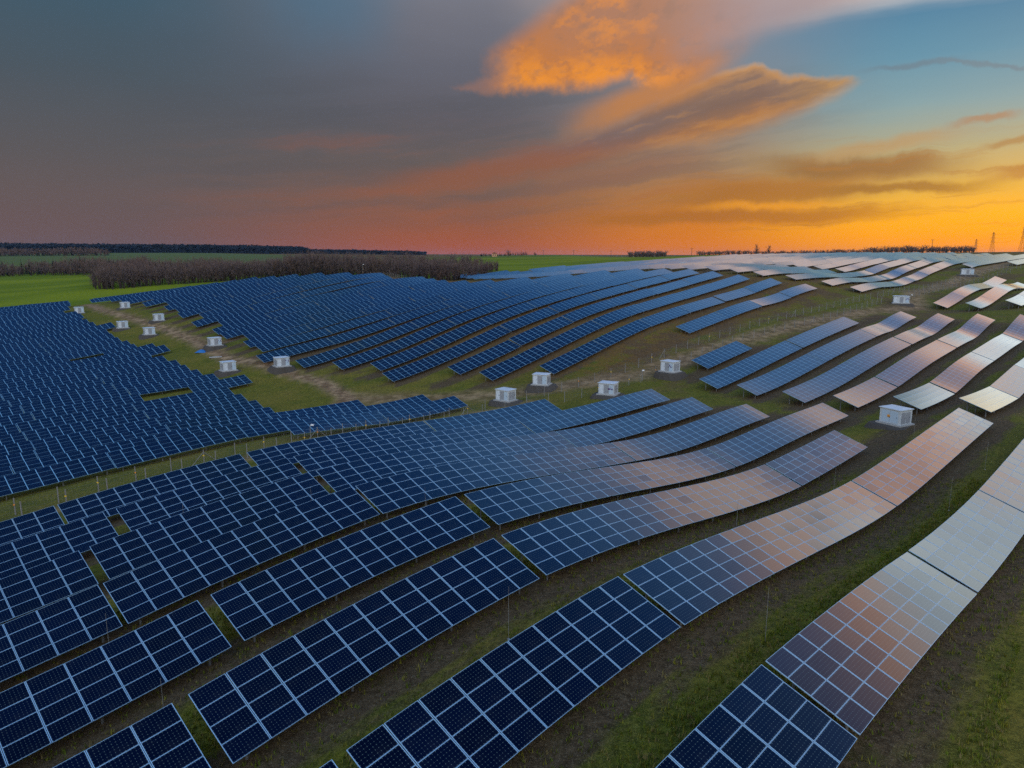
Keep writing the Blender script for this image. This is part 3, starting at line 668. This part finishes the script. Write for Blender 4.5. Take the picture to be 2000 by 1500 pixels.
# blue tarpaulin over a heap beside the track, and a loose concrete slab
M_TARP = simple('blue_tarpaulin', (.03, .16, .42), .45, 0, .2, 3.0)
x, y = XY(73.4, 191.5); g = float(ground(x, y)); V = []; F = []; n = 9
for i in range(n):
    for j in range(n):
        u_, v_ = i/(n-1)*2-1, j/(n-1)*2-1; V.append((u_*1.5, v_*1.1, max(0, .75*(1-u_*u_)*(1-v_*v_))+random.uniform(0, .08)-.05))
for i in range(n-1):
    for j in range(n-1): F.append((i*n+j, i*n+j+1, (i+1)*n+j+1, (i+1)*n+j))
link('tarpaulin', newmesh('tarpaulin', V, F, [M_TARP]), label='small blue tarpaulin over a heap on the grass by a kiosk', cat='tarpaulin', loc=(x, y, g))
x, y = XY(73.0, 181.0); mb = MB(); mb.box((0, 0, .08), (3.4, .9, .22)); mb.box((.2, .05, .22), (2.4, .5, .10))
o = mb.build('concrete_slab', M_CONC, label='pale concrete slab lying in the grass below the hillside rows', cat='concrete slab', loc=(x, y, float(ground(x, y)))); o.rotation_euler = (0, 0, .3)

# ------------------------------------------------------------------ trees
def bark(name, a, b): return simple(name, a, .95, 0, .35, .35, .05)
M_BARE = bark('bare_twigs', (.145, .102, .090), 0)
M_BARE2 = bark('bare_twigs_reddish', (.165, .105, .080), 0)
M_CONIF = bark('dark_conifer', (.016, .030, .020), 0)
M_TRUNK = bark('bark', (.055, .042, .036), 0)
def bare_tree(h, w, twigs, rng, limbs=10, tw=.10):
    """triangles of a leafless tree: trunk, limbs, and a haze of fine twigs; returns trunk and crown vertex lists"""
    T_, K = [], []
    r = .022*h+.05
    for k in range(4):
        t0, t1 = k*math.pi/2, (k+1)*math.pi/2
        a0 = (r*math.cos(t0), r*math.sin(t0), -.3); a1 = (r*math.cos(t1), r*math.sin(t1), -.3); b0 = (r*.3*math.cos(t0), r*.3*math.sin(t0), h*.72); b1 = (r*.3*math.cos(t1), r*.3*math.sin(t1), h*.72)
        T_ += [a0, a1, b1, a0, b1, b0]
    tips = []
    for k in range(limbs):
        z0 = h*rng.uniform(.03, .58); t = rng.uniform(0, 6.283); L = h*rng.uniform(.25, .46); e = rng.uniform(.55, 1.30)
        d = np.array([math.cos(t)*math.cos(e)*w/h*2.0, math.sin(t)*math.cos(e)*w/h*2.0, math.sin(e)])
        p = np.array([0, 0, z0]); q = p+d*L; q[2] = min(q[2], h*.95); s = np.array([-math.sin(t), math.cos(t), 0])*(.010*h)
        K += [p-s, p+s, q]; tips.append((p, q))
    for k in range(twigs):
        p, q = tips[rng.integers(len(tips))]; f_ = rng.uniform(.25, 1.0); b = p*(1-f_)+q*f_
        t = rng.uniform(0, 6.283); e = rng.uniform(.25, 1.5); L = h*rng.uniform(.08, .22)
        d = np.array([math.cos(t)*math.cos(e), math.sin(t)*math.cos(e), math.sin(e)])
        s = np.cross(d, rng.normal(size=3)); s = s/(np.linalg.norm(s)+1e-6)*tw*rng.uniform(.6, 1.3); qq = b+d*L; qq[2] = min(qq[2], h*1.02)
        K += [b-s, b+s, qq]
    return np.array(T_), np.array(K)
def conifer(h, w, rng):
    T_ = []; K = []; r = .02*h
    for k in range(4):
        t0, t1 = k*math.pi/2, (k+1)*math.pi/2
        T_ += [(r*math.cos(t0), r*math.sin(t0), -.3), (r*math.cos(t1), r*math.sin(t1), -.3), (0, 0, h*.8)]
    for k in range(150):
        z = h*(rng.uniform(.08, 1.0)); R0 = w*(1-z/h)*1.05+.1; t = rng.uniform(0, 6.283); f_ = rng.uniform(.5, 1)
        c_ = np.array([math.cos(t), math.sin(t), 0]); s = np.array([-math.sin(t), math.cos(t), 0])*rng.uniform(.25, .5)
        b = np.array([0, 0, z])+c_*R0*.1; q = np.array([0, 0, z-.35*R0])+c_*R0*f_
        K += [b-s*.5, b+s*.5+np.array([0, 0, .3]), q]
    return np.array(T_), np.array(K)
def tri_mesh(name, V, mats, midx=None):
    V = np.asarray(V); return newmesh(name, V, np.arange(len(V), dtype=np.int32).reshape(-1, 3), mats, midx)
def wood(name, label, spots, hrange, wf, twigs, mats, seed, tw=.10, conif=0.0, sink=0, taper=False):
    rng = np.random.default_rng(seed); VV = []; MM = []
    for x, y in spots:
        h = rng.uniform(*hrange)*(1+.10*math.sin(x*.043)+.07*math.sin(x*.11+y*.05)); g = float(ground(x, y))-sink
        if taper: h *= .45+.55*float(sm(0, 26, 442*-.02-x))
        if rng.random() < conif: a, b = conifer(h*.95, h*.22, rng); m = 2
        else: a, b = bare_tree(h, h*wf*rng.uniform(.8, 1.25), twigs, rng, tw=tw); m = 1 if rng.random() > .25 else 3
        o = np.array([x, y, g]); VV += [a+o, b+o]; MM += [0]*(len(a)//3)+[m]*(len(b)//3)
    return link(name, tri_mesh(name, np.concatenate(VV), mats, MM), label=label, cat='trees', kind='stuff')
WM = [M_TRUNK, M_BARE, M_CONIF, M_BARE2]
def fill(poly, spacing, seed, jit=.45):
    """planting spots over a plan polygon given in (x, y)"""
    rng = np.random.default_rng(seed); P = np.array(poly); x0, y0 = P.min(0); x1, y1 = P.max(0)
    gx_, gy_ = np.meshgrid(np.arange(x0, x1, spacing), np.arange(y0, y1, spacing)); q = np.stack([gx_.ravel(), gy_.ravel()], 1)+rng.normal(0, spacing*jit, (gx_.size, 2))
    return q[inside(q[:, 0], q[:, 1], [tuple(p) for p in poly])]
def ray_xy(px, Y): return ((px-1000)/1352*Y*.985, Y)   # bearing of a sight line, at distance Y north
front = [ray_xy(178, 425), ray_xy(215, 418), ray_xy(300, 424), ray_xy(450, 424), ray_xy(560, 408), ray_xy(660, 385), ray_xy(760, 366), ray_xy(850, 366), ray_xy(920, 392), ray_xy(972, 432)]
backl = [ray_xy(975, 462), ray_xy(900, 470), ray_xy(760, 455), ray_xy(600, 490), ray_xy(420, 530), ray_xy(300, 540), ray_xy(210, 505), ray_xy(176, 455)]
sp = fill(front+backl, 4.6, 5); sp = list(sp)
rg = np.random.default_rng(8)
for (ax, ay), (bx, by) in zip(front[:-1], front[1:]):
    L = math.hypot(bx-ax, by-ay)
    for k in range(int(L/1.1)):
        f_ = rg.random(); o_ = rg.uniform(0, 9); sp.append((ax+(bx-ax)*f_, ay+(by-ay)*f_+o_))
wood('brown_wood', 'dense brown leafless wood behind the hillside field', sp, (9.6, 14.6), .5, 105, WM, 3, tw=.075, taper=True)
wood('woodland_strip', 'mixed strip of bare and dark trees across the green field', list(fill([ray_xy(-120, 640), ray_xy(60, 650), ray_xy(150, 600), ray_xy(215, 575), ray_xy(300, 600), ray_xy(300, 660), ray_xy(100, 720), ray_xy(-120, 720)], 5.5, 6)), (7, 17), .5, 100, WM, 4, tw=.13, conif=.10)
# distant woods on the far ridge
wood('far_copse', 'far reddish copse with dark conifers at the edge of a distant field', list(fill([ray_xy(-150, 1480), ray_xy(215, 1560), ray_xy(215, 1640), ray_xy(-150, 1600)], 10, 9)), (12, 21), .7, 60, [M_TRUNK, M_BARE2, M_CONIF, M_BARE], 12, tw=.55, conif=.22)
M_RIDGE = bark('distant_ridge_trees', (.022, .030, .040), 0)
def ridge(name, label, p0, p1, depth, hr, n, seed, m, size):
    rng = np.random.default_rng(seed); VV = []
    (ax, ay), (bx, by) = p0, p1
    for k in range(n):
        f_ = rng.random(); o_ = rng.random(); x = ax+(bx-ax)*f_; y = ay+(by-ay)*f_+o_*depth; h = rng.uniform(*hr); g = float(ground(x, y))
        for q in range(9):
            t = rng.uniform(0, 6.283); e = rng.uniform(.1, 1.5); R0 = size*rng.uniform(.5, 1)
            c_ = np.array([x+math.cos(t)*math.cos(e)*R0, y+math.sin(t)*math.cos(e)*R0, g+h*.45+math.sin(e)*h*.5])
            a = rng.normal(0, size*.55, (3, 3)); a[:, 2] *= .6; VV.append(c_+a)
        VV.append(np.array([[x-size, y, g-2], [x+size, y, g-2], [x, y, g+h*.9]]))
        VV.append(np.array([[x, y-size, g-2], [x, y+size, g-2], [x, y, g+h*.9]]))
    link(name, tri_mesh(name, np.concatenate(VV), [m]), label=label, cat='trees', kind='stuff')
ridge('ridge_forest', 'dark blue forest covering the far ridge', ray_xy(-260, 2050), ray_xy(520, 2150), 500, (16, 24), 5200, 21, M_RIDGE, 8)
ridge('ridge_forest', 'low dark forest on the far ridge behind the brown wood', ray_xy(500, 2200), ray_xy(800, 2500), 500, (7, 14), 2400, 22, M_RIDGE, 7)
wood('hilltop_treeline', 'bare tree line behind the hilltop rows in the middle', list(fill([ray_xy(1360, 640), ray_xy(1690, 650), ray_xy(1690, 690), ray_xy(1360, 680)], 3.6, 31)), (1.6, 5.0), .9, 70, WM, 33, tw=.10)
wood('hilltop_treeline', 'bare tree line behind the hilltop rows below the pylons', list(fill([ray_xy(1690, 560), ray_xy(1900, 560), ray_xy(1900, 610), ray_xy(1690, 600)], 3.4, 34)), (2.4, 6.6), .9, 70, WM, 36, tw=.10)
wood('field_copse', 'small dark copse on the crest of the green field', list(fill([ray_xy(1228, 830), ray_xy(1300, 830), ray_xy(1300, 870), ray_xy(1228, 870)], 4.2, 37)), (5.0, 9.0), .8, 80, WM, 38, tw=.18)
wood('distant_hedge', 'low dark hedge on the crest of the green field near the house', list(fill([ray_xy(935, 880), ray_xy(1030, 880), ray_xy(1030, 900), ray_xy(935, 900)], 5.0, 41)), (3.0, 5.0), .7, 50, WM, 42, tw=.2, conif=.5)
def lone_tree(px, Y, h, w, label, seed, twigs=420):
    rng = np.random.default_rng(seed); x, y = ray_xy(px, Y); a, b = bare_tree(h, w, twigs, rng, limbs=34, tw=.06)
    rt = link('bare_tree', None, None, label, 'tree', 'single bare trees on the field crest', loc=(x, y, float(ground(x, y))))
    link('trunk', tri_mesh('trunk', a, [M_TRUNK]), rt); link('crown', tri_mesh('crown', b, [M_BARE]), rt)
lone_tree(993, 820, 9.6, 5.2, 'tall lone bare tree on the crest of the green field', 51)
lone_tree(1045, 830, 5.2, 3.6, 'small round bare tree on the crest of the green field', 52)
lone_tree(1476, 660, 10.5, 4.6, 'bare tree standing above the middle tree line', 53)
lone_tree(1500, 665, 9.8, 4.2, 'rounded bare tree above the middle tree line beside a taller one', 54)

# ------------------------------------------------------------------ house, poles, pylons
M_HWALL = simple('rendered_house_wall', (.55, .30, .16), .8, 0, .1, .5); M_HROOF = simple('red_tile_roof', (.30, .10, .06), .8, 0, .2, 1.0)
x, y = ray_xy(966, 850); rt = link('house', None, None, 'tiny orange house with a tiled roof on the crest of the green field', 'house', loc=(x, y, float(ground(x, y))))
mb = MB(); mb.box((0, 0, 1.6), (6, 8, 3.6)); mb.build('wall', M_HWALL, rt)
mb = MB(); mb.add([(-3.4, -4.3, 3.3), (3.4, -4.3, 3.3), (3.4, 4.3, 3.3), (-3.4, 4.3, 3.3), (0, -4.3, 5.6), (0, 4.3, 5.6)], [(0, 1, 4), (2, 3, 5), (0, 4, 5, 3), (1, 2, 5, 4), (0, 3, 2, 1)]); mb.build('roof', M_HROOF, rt)
mb = MB(); mb.box((-1.2, -4.02, 1.8), (1, .06, 1.2)); mb.box((1.3, -4.02, 1.8), (1, .06, 1.2)); mb.build('window', M_DARK, rt)
M_WOOD = simple('dark_timber_pole', (.05, .04, .035), .9)
for px, Y, h, l in [(1061, 840, 6.5, 'small timber power pole beside the small round tree'), (1120, 840, 6.5, 'timber power pole on the middle of the field crest'), (1193, 830, 7.6, 'taller timber power pole near the dark copse'), (1350, 660, 7.0, 'timber power pole where the tree line begins'), (1817, 590, 11.0, 'timber power pole above the tree line below the pylons')]:
    x, y = ray_xy(px, Y); rt = link('power_pole', None, None, l, 'power pole', 'timber power poles on the skyline', loc=(x, y, float(ground(x, y))))
    mb = MB(); mb.bar((0, 0, -.3), (0, 0, h), .20, .14, 6); mb.build('pole', M_WOOD, rt)
    mb = MB(); mb.box((0, 0, h-.6), (2.6, .16, .18)); [mb.bar((q, 0, h-.5), (q, 0, h-.1), .07, n=5) for q in (-1.1, 0, 1.1)]; mb.build('cross_arm', M_WOOD, rt)
M_LAT = simple('rusty_lattice_steel', (.10, .055, .03), .7)
def pylon(px, Y, h, label, yaw=.5):
    x, y = ray_xy(px, Y); g = float(ground(x, y)); rt = link('pylon', None, None, label, 'pylon', 'lattice pylons on the skyline', loc=(x, y, g)); rt.rotation_euler = (0, 0, yaw)
    t = .095; mb = MB(); lv = [(0, 3.0), (.2*h, 2.35), (.4*h, 1.75), (.58*h, 1.2), (.74*h, .95), (.9*h, .8), (h, .25)]
    for (z0, r0), (z1, r1) in zip(lv[:-1], lv[1:]):
        c0 = [(-r0, -r0, z0), (r0, -r0, z0), (r0, r0, z0), (-r0, r0, z0)]; c1 = [(-r1, -r1, z1), (r1, -r1, z1), (r1, r1, z1), (-r1, r1, z1)]
        for i in range(4):
            j = (i+1) % 4; mb.bar(c0[i], c1[i], t, n=4); mb.bar(c0[i], c1[j], t*.6, n=4); mb.bar(c0[j], c1[i], t*.6, n=4); mb.bar(c1[i], c1[j], t*.6, n=4)
    mb.build('tower', M_LAT, rt)
    arms = []
    for f_, L in ((.60, 4.6), (.76, 5.6), (.93, 4.4)):
        mb = MB(); z = f_*h
        for s in (-1, 1):
            mb.bar((0, .7, z), (s*L, 0, z+.15), t*.7, n=4); mb.bar((0, -.7, z), (s*L, 0, z+.15), t*.7, n=4); mb.bar((0, 0, z+1.1), (s*L, 0, z+.2), t*.6, n=4); mb.bar((s*L, 0, z+.1), (s*L, 0, z-1.1), .10, n=4); arms.append((s*L, z-1.1))
        mb.build('cross_arm', M_LAT, rt)
    out = []
    for ax, z in arms: out.append(Vector((x+ax*math.cos(yaw), y+ax*math.sin(yaw), g+z)))
    return out
pa = pylon(1902, 1150, 27, 'farthest and shortest lattice pylon over the tree line')
pb = pylon(1934, 960, 31, 'middle lattice pylon rising over the pale rows')
pc = pylon(1993, 760, 30, 'tallest lattice pylon at the edge of the sky glow')
mb = MB()
for A, Bq in ((pa, pb), (pb, pc), (pc, [p+Vector((90, -190, 4)) for p in pc])):
    for a_, b_ in zip(A, Bq):
        prev = a_
        for k in range(1, 11):
            f_ = k/10; q = a_.lerp(b_, f_); q.z -= 9*f_*(1-f_); mb.bar(prev, q, .035, n=3); prev = q
o = mb.build('power_line', M_LAT, label='thin sagging power lines strung from pylon to pylon', cat='power line')

# ------------------------------------------------------------------ grass in the near lanes (countless tufts: one object)
def tufts():
    rng = np.random.default_rng(77); n = 210000
    al = rng.uniform(2, 115, n)**1.0; pe = rng.uniform(-22, 48, n); x, y = XY(al, pe); d = np.hypot(x, y)
    off = (((pe-7)/9.1+.5) % 1-.5)*9.1; soil = (off > -2.6) & (off < 2.4) & (pe > 2)
    keep = (d < 78) & (d > 18) & (np.abs(x) < y*.80) & (rng.random(n) < np.where(soil, .16, .85))
    x, y = x[keep], y[keep]; z = ground(x, y); m = len(x); d = np.hypot(x, y)
    V = np.empty((m, 5, 3, 3)); h = rng.uniform(.10, .30, (m, 1))*(.8+d[:, None]*.006)
    t = rng.uniform(0, 6.283, (m, 5)); lean = rng.uniform(.02, .16, (m, 5)); r = rng.uniform(0, .14, (m, 5)); w = rng.uniform(.014, .034, (m, 5))
    bx = x[:, None]+np.cos(t*3.1)*r; by = y[:, None]+np.sin(t*2.3)*r
    V[:, :, 0, 0] = bx-np.sin(t)*w; V[:, :, 0, 1] = by+np.cos(t)*w; V[:, :, 1, 0] = bx+np.sin(t)*w; V[:, :, 1, 1] = by-np.cos(t)*w
    V[:, :, 2, 0] = bx+np.cos(t)*lean; V[:, :, 2, 1] = by+np.sin(t)*lean
    V[:, :, :2, 2] = (z[:, None]-.02)[:, :, None]; V[:, :, 2, 2] = z[:, None]+h*rng.uniform(.6, 1.1, (m, 5))
    mi = np.repeat(rng.choice(3, m, p=[.5, .3, .2]), 5)
    ms = [simple('grass_blade_green', (.10, .125, .010), .8, 0, .4, .3, .1), simple('grass_blade_olive', (.17, .155, .018), .8, 0, .4, .3, .1), simple('grass_blade_straw', (.20, .155, .050), .8, 0, .3, .3, .1)]
    link('grass', tri_mesh('grass', V.reshape(-1, 3), ms, mi), label='short olive grass growing in the lanes between the near rows', cat='grass', kind='stuff')
tufts()

# ------------------------------------------------------------------ the air
hm = bpy.data.materials.new('evening_haze'); hm.use_nodes = True; hn = hm.node_tree; hn.nodes.clear()
ho = hn.nodes.new('ShaderNodeOutputMaterial'); hv = hn.nodes.new('ShaderNodeVolumePrincipled')
hv.inputs['Color'].default_value = (.34, .58, .95, 1); hv.inputs['Density'].default_value = 2.3e-5; hv.inputs['Anisotropy'].default_value = .1
hn.links.new(hv.outputs[0], ho.inputs['Volume'])
mb = MB(); mb.box((0, 0, 5), (25000, 25000, 130)); mb.build('haze', hm, kind='stuff')

# ------------------------------------------------------------------ sky: clear dusk gradient plus cloud sheets, all as directions in the world
SUN_AZ, SUN_EL = 54.0, 3.0
w = bpy.data.worlds.new('World'); bpy.context.scene.world = w; w.use_nodes = True
nt = w.node_tree; X.nt = nt
bg = nt.nodes['Background']
tc = nt.nodes.new('ShaderNodeTexCoord'); D = tc.outputs['Generated']
dx, dy, dz = sep(D)
DEG = 57.29578
az = X.op('ARCTAN2', dx, dy)*DEG
el = X.op('ARCSINE', fmin(fmax(dz, -1.0), 1.0))*DEG
elp = fmax(el, 0.0)
n1 = noise(D, 5.0, 5, .55); n2 = noise(D, 17.0, 6, .6); n3 = noise(D, 55.0, 5, .6)
u = az+(n1-.5)*3.0+(n2-.5)*2.2
v = el+(n1-.5)*1.0+(n2-.5)*1.3+(n3-.5)*.35
vs = el+(n1-.5)*.8+(noise(vec(az*.06, el*.5, 0.0), 1.0, 5, .6)-.5)*1.4
f = fmax(vs, 0.0)/90.0
def R90(stops): return [(p/90, c) for p, c in stops]
Z = [(55, (.006, .10, .40)), (90, (.012, .14, .46))]
rampL = ramp(f, R90([(0, S((104, 84, 86))), (3, S((95, 80, 86))), (7, S((82, 78, 86))), (12, S((66, 78, 91))), (18, S((54, 84, 103))), (26, (.020, .10, .24)), (42, (.006, .075, .30))]+Z))
rampC = ramp(f, R90([(0, S((166, 84, 54))), (1.6, S((150, 82, 60))), (4, S((122, 80, 72))), (7, S((96, 80, 82))), (10.5, S((84, 80, 92))), (14, S((92, 92, 106))), (18.5, S((112, 112, 124))), (24, (.13, .22, .42)), (30, (.05, .20, .50)), (42, (.018, .13, .46))]+Z))
rampM = ramp(f, R90([(0, S((218, 118, 26))), (2, S((206, 116, 30))), (4, S((176, 110, 52))), (7, S((148, 112, 88))), (10, S((124, 112, 112))), (15, S((120, 128, 142))), (19, (.62, .45, .38)), (22, (.56, .43, .42)), (25.5, (.34, .40, .58)), (31, (.13, .36, .76)), (42, (.03, .19, .58))]+Z))
rampR = ramp(f, R90([(0, S((248, 142, 6))), (1.5, S((250, 160, 8))), (3.0, S((244, 170, 26))), (4.6, S((214, 166, 66))), (7.2, S((168, 160, 122))), (10.0, S((120, 154, 162))), (13.0, S((82, 138, 164))), (15.7, S((62, 122, 156))), (16.8, (.46, .47, .50)), (18.2, (1.15, .92, .80)), (20.6, (1.02, .74, .62)), (22.8, (.58, .52, .60)), (25.5, (.26, .40, .68)), (32, (.13, .36, .78)), (42, (.04, .21, .62))]+Z))
fS = fmax(vs-fmin(fmax(az-43.0, -6.0), 9.0)*.30, 0.0)/90.0
rampS = ramp(fS, R90([(0, (1.2, .70, .16)), (4, (1.15, .92, .48)), (8, (1.1, 1.12, .92)), (12, (1.25, 1.45, 1.5)), (16, (1.2, 1.36, 1.42)), (18.6, (1.22, 1.02, .92)), (21, (1.38, .80, .56)), (23.6, (.88, .62, .58)), (28, (.40, .43, .66)), (34, (.16, .36, .78)), (42, (.05, .22, .64))]+Z))
rampK = ramp(f, R90([(0, (.75, .72, .74)), (10, (1.10, 1.10, 1.15)), (25, (1.35, 1.42, 1.55)), (40, (1.0, 1.25, 1.60)), (55, (.45, .78, 1.30)), (72, (.07, .30, .78)), (90, (.020, .17, .52))]))
col = mixc(sstep(-30, -4, u), rampL, rampC)
col = mixc(sstep(-3, 15, u), col, rampM)
col = mixc(sstep(13, 29, u), col, rampR)
dim = sstep(42.0, 47.0, az)*sstep(20.5, 17.0, el)
rampS = mixc(dim*.85, rampS, mixc(1.0, rampS, (.60, .70, .78), 'MULTIPLY'))
col = mixc(sstep(37.0, 43.0, az), col, rampS)
back = fmax(sstep(72, 115, az), sstep(-70, -115, az))
col = mixc(back, col, rampK)
# faint blue opening high on the left, soft reddish streaks low in the middle
op = sstep(7.0, 1.0, fabs(u+13.5))*sstep(13.0, 18.0, v)*.42
col = mixc(op, col, S((44, 104, 136)))
st = noise(vec(u*.055, (v-u*.10)*.55, 2.0), 1.0, 5, .6)
col = mixc(sstep(.50, .72, st)*sstep(-32, -8, u)*sstep(24, 8, u)*sstep(.5, 3, v)*sstep(12, 7, v)*.5, col, S((140, 76, 58)))
col = mixc(sstep(.56, .40, st)*sstep(-34, -20, u)*sstep(30, 10, u)*sstep(15, 10, v)*sstep(1, 5, v)*.35, col, S((70, 72, 84)))
def band(col, a, b, ht, c, amt, fade=2.0, soft=1.0):
    (u0, v0), (u1, v1) = a, b
    line = (u-u0)*((v1-v0)/(u1-u0))+v0
    m = sstep(ht*(1+soft), ht*.35, fabs(v-line))*sstep(u0-fade, u0+fade, u)*sstep(u1+fade, u1-fade, u)
    return mixc(m*amt, col, c)
def curve(pts, x, scale=20.0):
    """1-D profile of elevation over azimuth"""
    lo, hi = pts[0][0], pts[-1][0]
    r = ramp((x-lo)/(hi-lo), [((p-lo)/(hi-lo), (q/scale,)*3) for p, q in pts])
    n = nt.nodes.new('ShaderNodeSeparateColor'); nt.links.new(r, n.inputs[0]); return X(n.outputs[0])*scale
# rose-grey cloud along the top
bl = 15.3+(u-16)*.17
col = mixc(sstep(-1.0, 1.0, v-bl)*sstep(8, 15, u)*sstep(38, 30, u)*sstep(19.5, 17.5, el)*.85, col, S((158, 138, 142)))
# lower right cloud bank
brown = S((160, 96, 34)); dusk = S((132, 86, 46))
col = band(col, (13, 4.3), (27, 5.3), .85, brown, .85, 4, .9)
col = band(col, (20, 6.7), (31, 6.0), .62, dusk, .85, 3, .9)
col = band(col, (23, 7.2), (31, 8.0), .35, S((178, 134, 84)), .6, 3, 1.2)
col = band(col, (15, 3.55), (24, 3.75), .22, S((232, 148, 30)), .7, 3, 1.6)
col = band(col, (24, 4.85), (33, 4.6), .28, S((146, 96, 40)), .85, 2.5, .9)
col = band(col, (6, 2.8), (28, 3.05), .42, S((158, 92, 36)), .75, 4, 1.0)
col = band(col, (33.5, 5.2), (40, 5.0), .35, S((168, 112, 52)), .8, 1.5, .9)
col = band(col, (31.2, 8.6), (34.4, 8.9), .20, S((160, 120, 92)), .8, 1.0, .8)
col = band(col, (33.0, 7.0), (37, 7.6), .22, S((158, 118, 70)), .8, 1.0, .8)
col = band(col, (26, 12.55), (30.5, 12.6), .13, S((92, 118, 136)), .75, 1.5, 1.2)
col = band(col, (30.0, 12.6), (35.5, 11.6), .11, S((98, 122, 138)), .75, 1.0, 1.2)
s2 = noise(vec(u*.09, (v-u*.03)*1.5, 5.0), 1.0, 6, .62)
col = mixc(sstep(.52, .72, s2)*sstep(4, 14, u)*sstep(39, 33, u)*sstep(1.0, 2.5, v)*sstep(9.5, 6, v)*.62, col, S((160, 102, 44)))
# long cloud with a glowing rim, thinning out to the left
ub = az+(n2-.5)*1.6; vb = el+(n1-.5)*.5+(n2-.5)*.75+(n3-.5)*.45
U = curve([(-8, 6.3), (0, 7.9), (5, 8.9), (9, 10.2), (12, 11.8), (15.5, 13.2), (18.2, 13.8), (20, 12.75), (22.3, 12.5), (24.8, 12.35), (26.2, 11.6), (30, 8)], ub)
L = curve([(-8, 5.6), (0, 6.5), (8, 7.7), (13, 8.2), (17.6, 8.9), (21.5, 9.9), (24.1, 11.1), (25.8, 12.2), (30, 12.2)], ub)
t_ = (vb-L)/fmax(U-L, .3)
mB = sstep(-.15, .45, U-vb)*sstep(-.5, 1.1, vb-L)*sstep(-9, 8, ub)*sstep(26.4, 25.2, ub)
cB = ramp(sat(t_), [(0, S((206, 132, 46))), (.22, S((168, 106, 54))), (.5, S((120, 88, 78))), (.78, S((138, 104, 86))), (.93, S((196, 140, 82))), (1, S((232, 172, 100)))])
cB = mixc(sstep(16, 7, ub), cB, mixc(sstep(.0, .5, t_), S((150, 92, 62)), S((112, 90, 94))))
cB = mixc(sstep(19.5, 24.5, ub)*.75, cB, S((204, 146, 66)))
sB = noise(vec(ub*.16+vb*.1, (vb-ub*.22)*.9, 4.0), 1.0, 6, .6)
cB = mixc(sstep(.42, .62, sB)*.45, cB, S((112, 82, 72)))
cB = mixc(sstep(.50, .34, sB)*.40, cB, S((190, 130, 62)))
col = mixc(mB*.93, col, cB)
# ruddy tail and the bridge of lit vapour between the two clouds
col = band(col, (6, 10.4), (15.5, 13.4), .75, S((188, 118, 56)), .85, 3, 1.4)
col = band(col, (-9, 5.6), (8, 8.0), .55, S((136, 76, 58)), .75, 5, 1.6)
col = band(col, (2, 5.4), (13, 7.1), .55, S((128, 84, 74)), .6, 4, 1.5)
# glowing orange cloud above it
va = el+(n2-.5)*1.2+(n3-.5)*1.0+(n1-.5)*.6; ua = az+(n2-.5)*2.4+(n3-.5)*1.6
left = fmax(va-15.2, 0.0)*1.5-1.3
LA = curve([(-6, 12.2), (-2, 12.2), (6, 12.3), (9, 13.0), (10.5, 12.3), (13, 12.5), (16, 13.5), (22, 15.5)], ua)
mA = sstep(-.3, 1.0, va-LA)*sstep(-1.4, 2.4, ua-left)*sstep(19.5, 9.5, ua)*sstep(21.5, 18.2, el)
mott = noise(vec(az*.24+el*.05, el*.40-az*.05, 0.0), 1.0, 7, .58); mo2 = noise(vec(az*.8, el*1.0, 3.0), 1.0, 5, .6)
tA = (va-LA)
cA = mixc(sstep(1.0, 4.6, tA)*sstep(-1.0, 7.0, ua), S((196, 116, 44)), S((172, 116, 84)))
lit = sat(sstep(.42, .64, mott)*.55+sstep(2.6, .3, tA)*.75-sstep(.50, .36, mo2)*.45-sstep(8.0, 14.0, ua)*.5)
cA = mixc(lit, cA, S((240, 142, 10)))
cA = mixc(sstep(.50, .66, noise(vec(az*.5-el*.2, el*.7, 9.0), 1.0, 5, .6))*.42, cA, S((142, 104, 84)))
col = mixc(mA*.92, col, cA)
col = mixc(sstep(1.5, .4, fabs(va-12.75)*1.6+fabs(ua+2.0)*.45)*.25, col, S((196, 120, 70)))
# the physical dusk sky adds its own glow underneath
sky = nt.nodes.new('ShaderNodeTexSky'); sky.sky_type = 'NISHITA'; sky.sun_disc = False
sky.sun_elevation = R_(SUN_EL); sky.sun_rotation = R_(SUN_AZ); sky.air_density = 1.2; sky.dust_density = 1.5
skc = mixc(1.0, sky.outputs[0], (.05, .05, .05), 'MULTIPLY')
fin = mixc(.0, col, skc)
fin = mixc(1.0, col, mixc(1.0, skc, (.35, .35, .35), 'MULTIPLY'), 'ADD')
nt.links.new(fin, bg.inputs[0]); bg.inputs[1].default_value = 1.0
w.cycles.sampling_method = 'MANUAL'; w.cycles.sample_map_resolution = 512

sl = bpy.data.lights.new('sun', 'SUN'); so = bpy.data.objects.new('sun', sl); C.objects.link(so)
sl.energy = .5; sl.angle = R_(8); sl.color = (1, .56, .25)
sd = Vector((math.sin(R_(SUN_AZ))*math.cos(R_(SUN_EL)), math.cos(R_(SUN_AZ))*math.cos(R_(SUN_EL)), math.sin(R_(SUN_EL))))
so.rotation_euler = sd.to_track_quat('Z', 'Y').to_euler()

# ------------------------------------------------------------------ camera
cam = bpy.data.cameras.new('camera'); co = bpy.data.objects.new('camera', cam); C.objects.link(co)
cam.sensor_width = 36; cam.lens = 1352/2000*36; cam.clip_start = .5; cam.clip_end = 20000
co.location = (0, 0, 0); co.rotation_euler = (R_(90-10.5), 0, 0)
bpy.context.scene.camera = co
sc = bpy.context.scene
sc.view_settings.view_transform = 'Standard'; sc.view_settings.look = 'None'; sc.view_settings.exposure = 0; sc.view_settings.gamma = 1
sc.cycles.max_bounces = 5; sc.cycles.diffuse_bounces = 2; sc.cycles.glossy_bounces = 3; sc.cycles.use_denoising = False
sc.cycles.sample_clamp_indirect = 6; sc.cycles.volume_bounces = 0
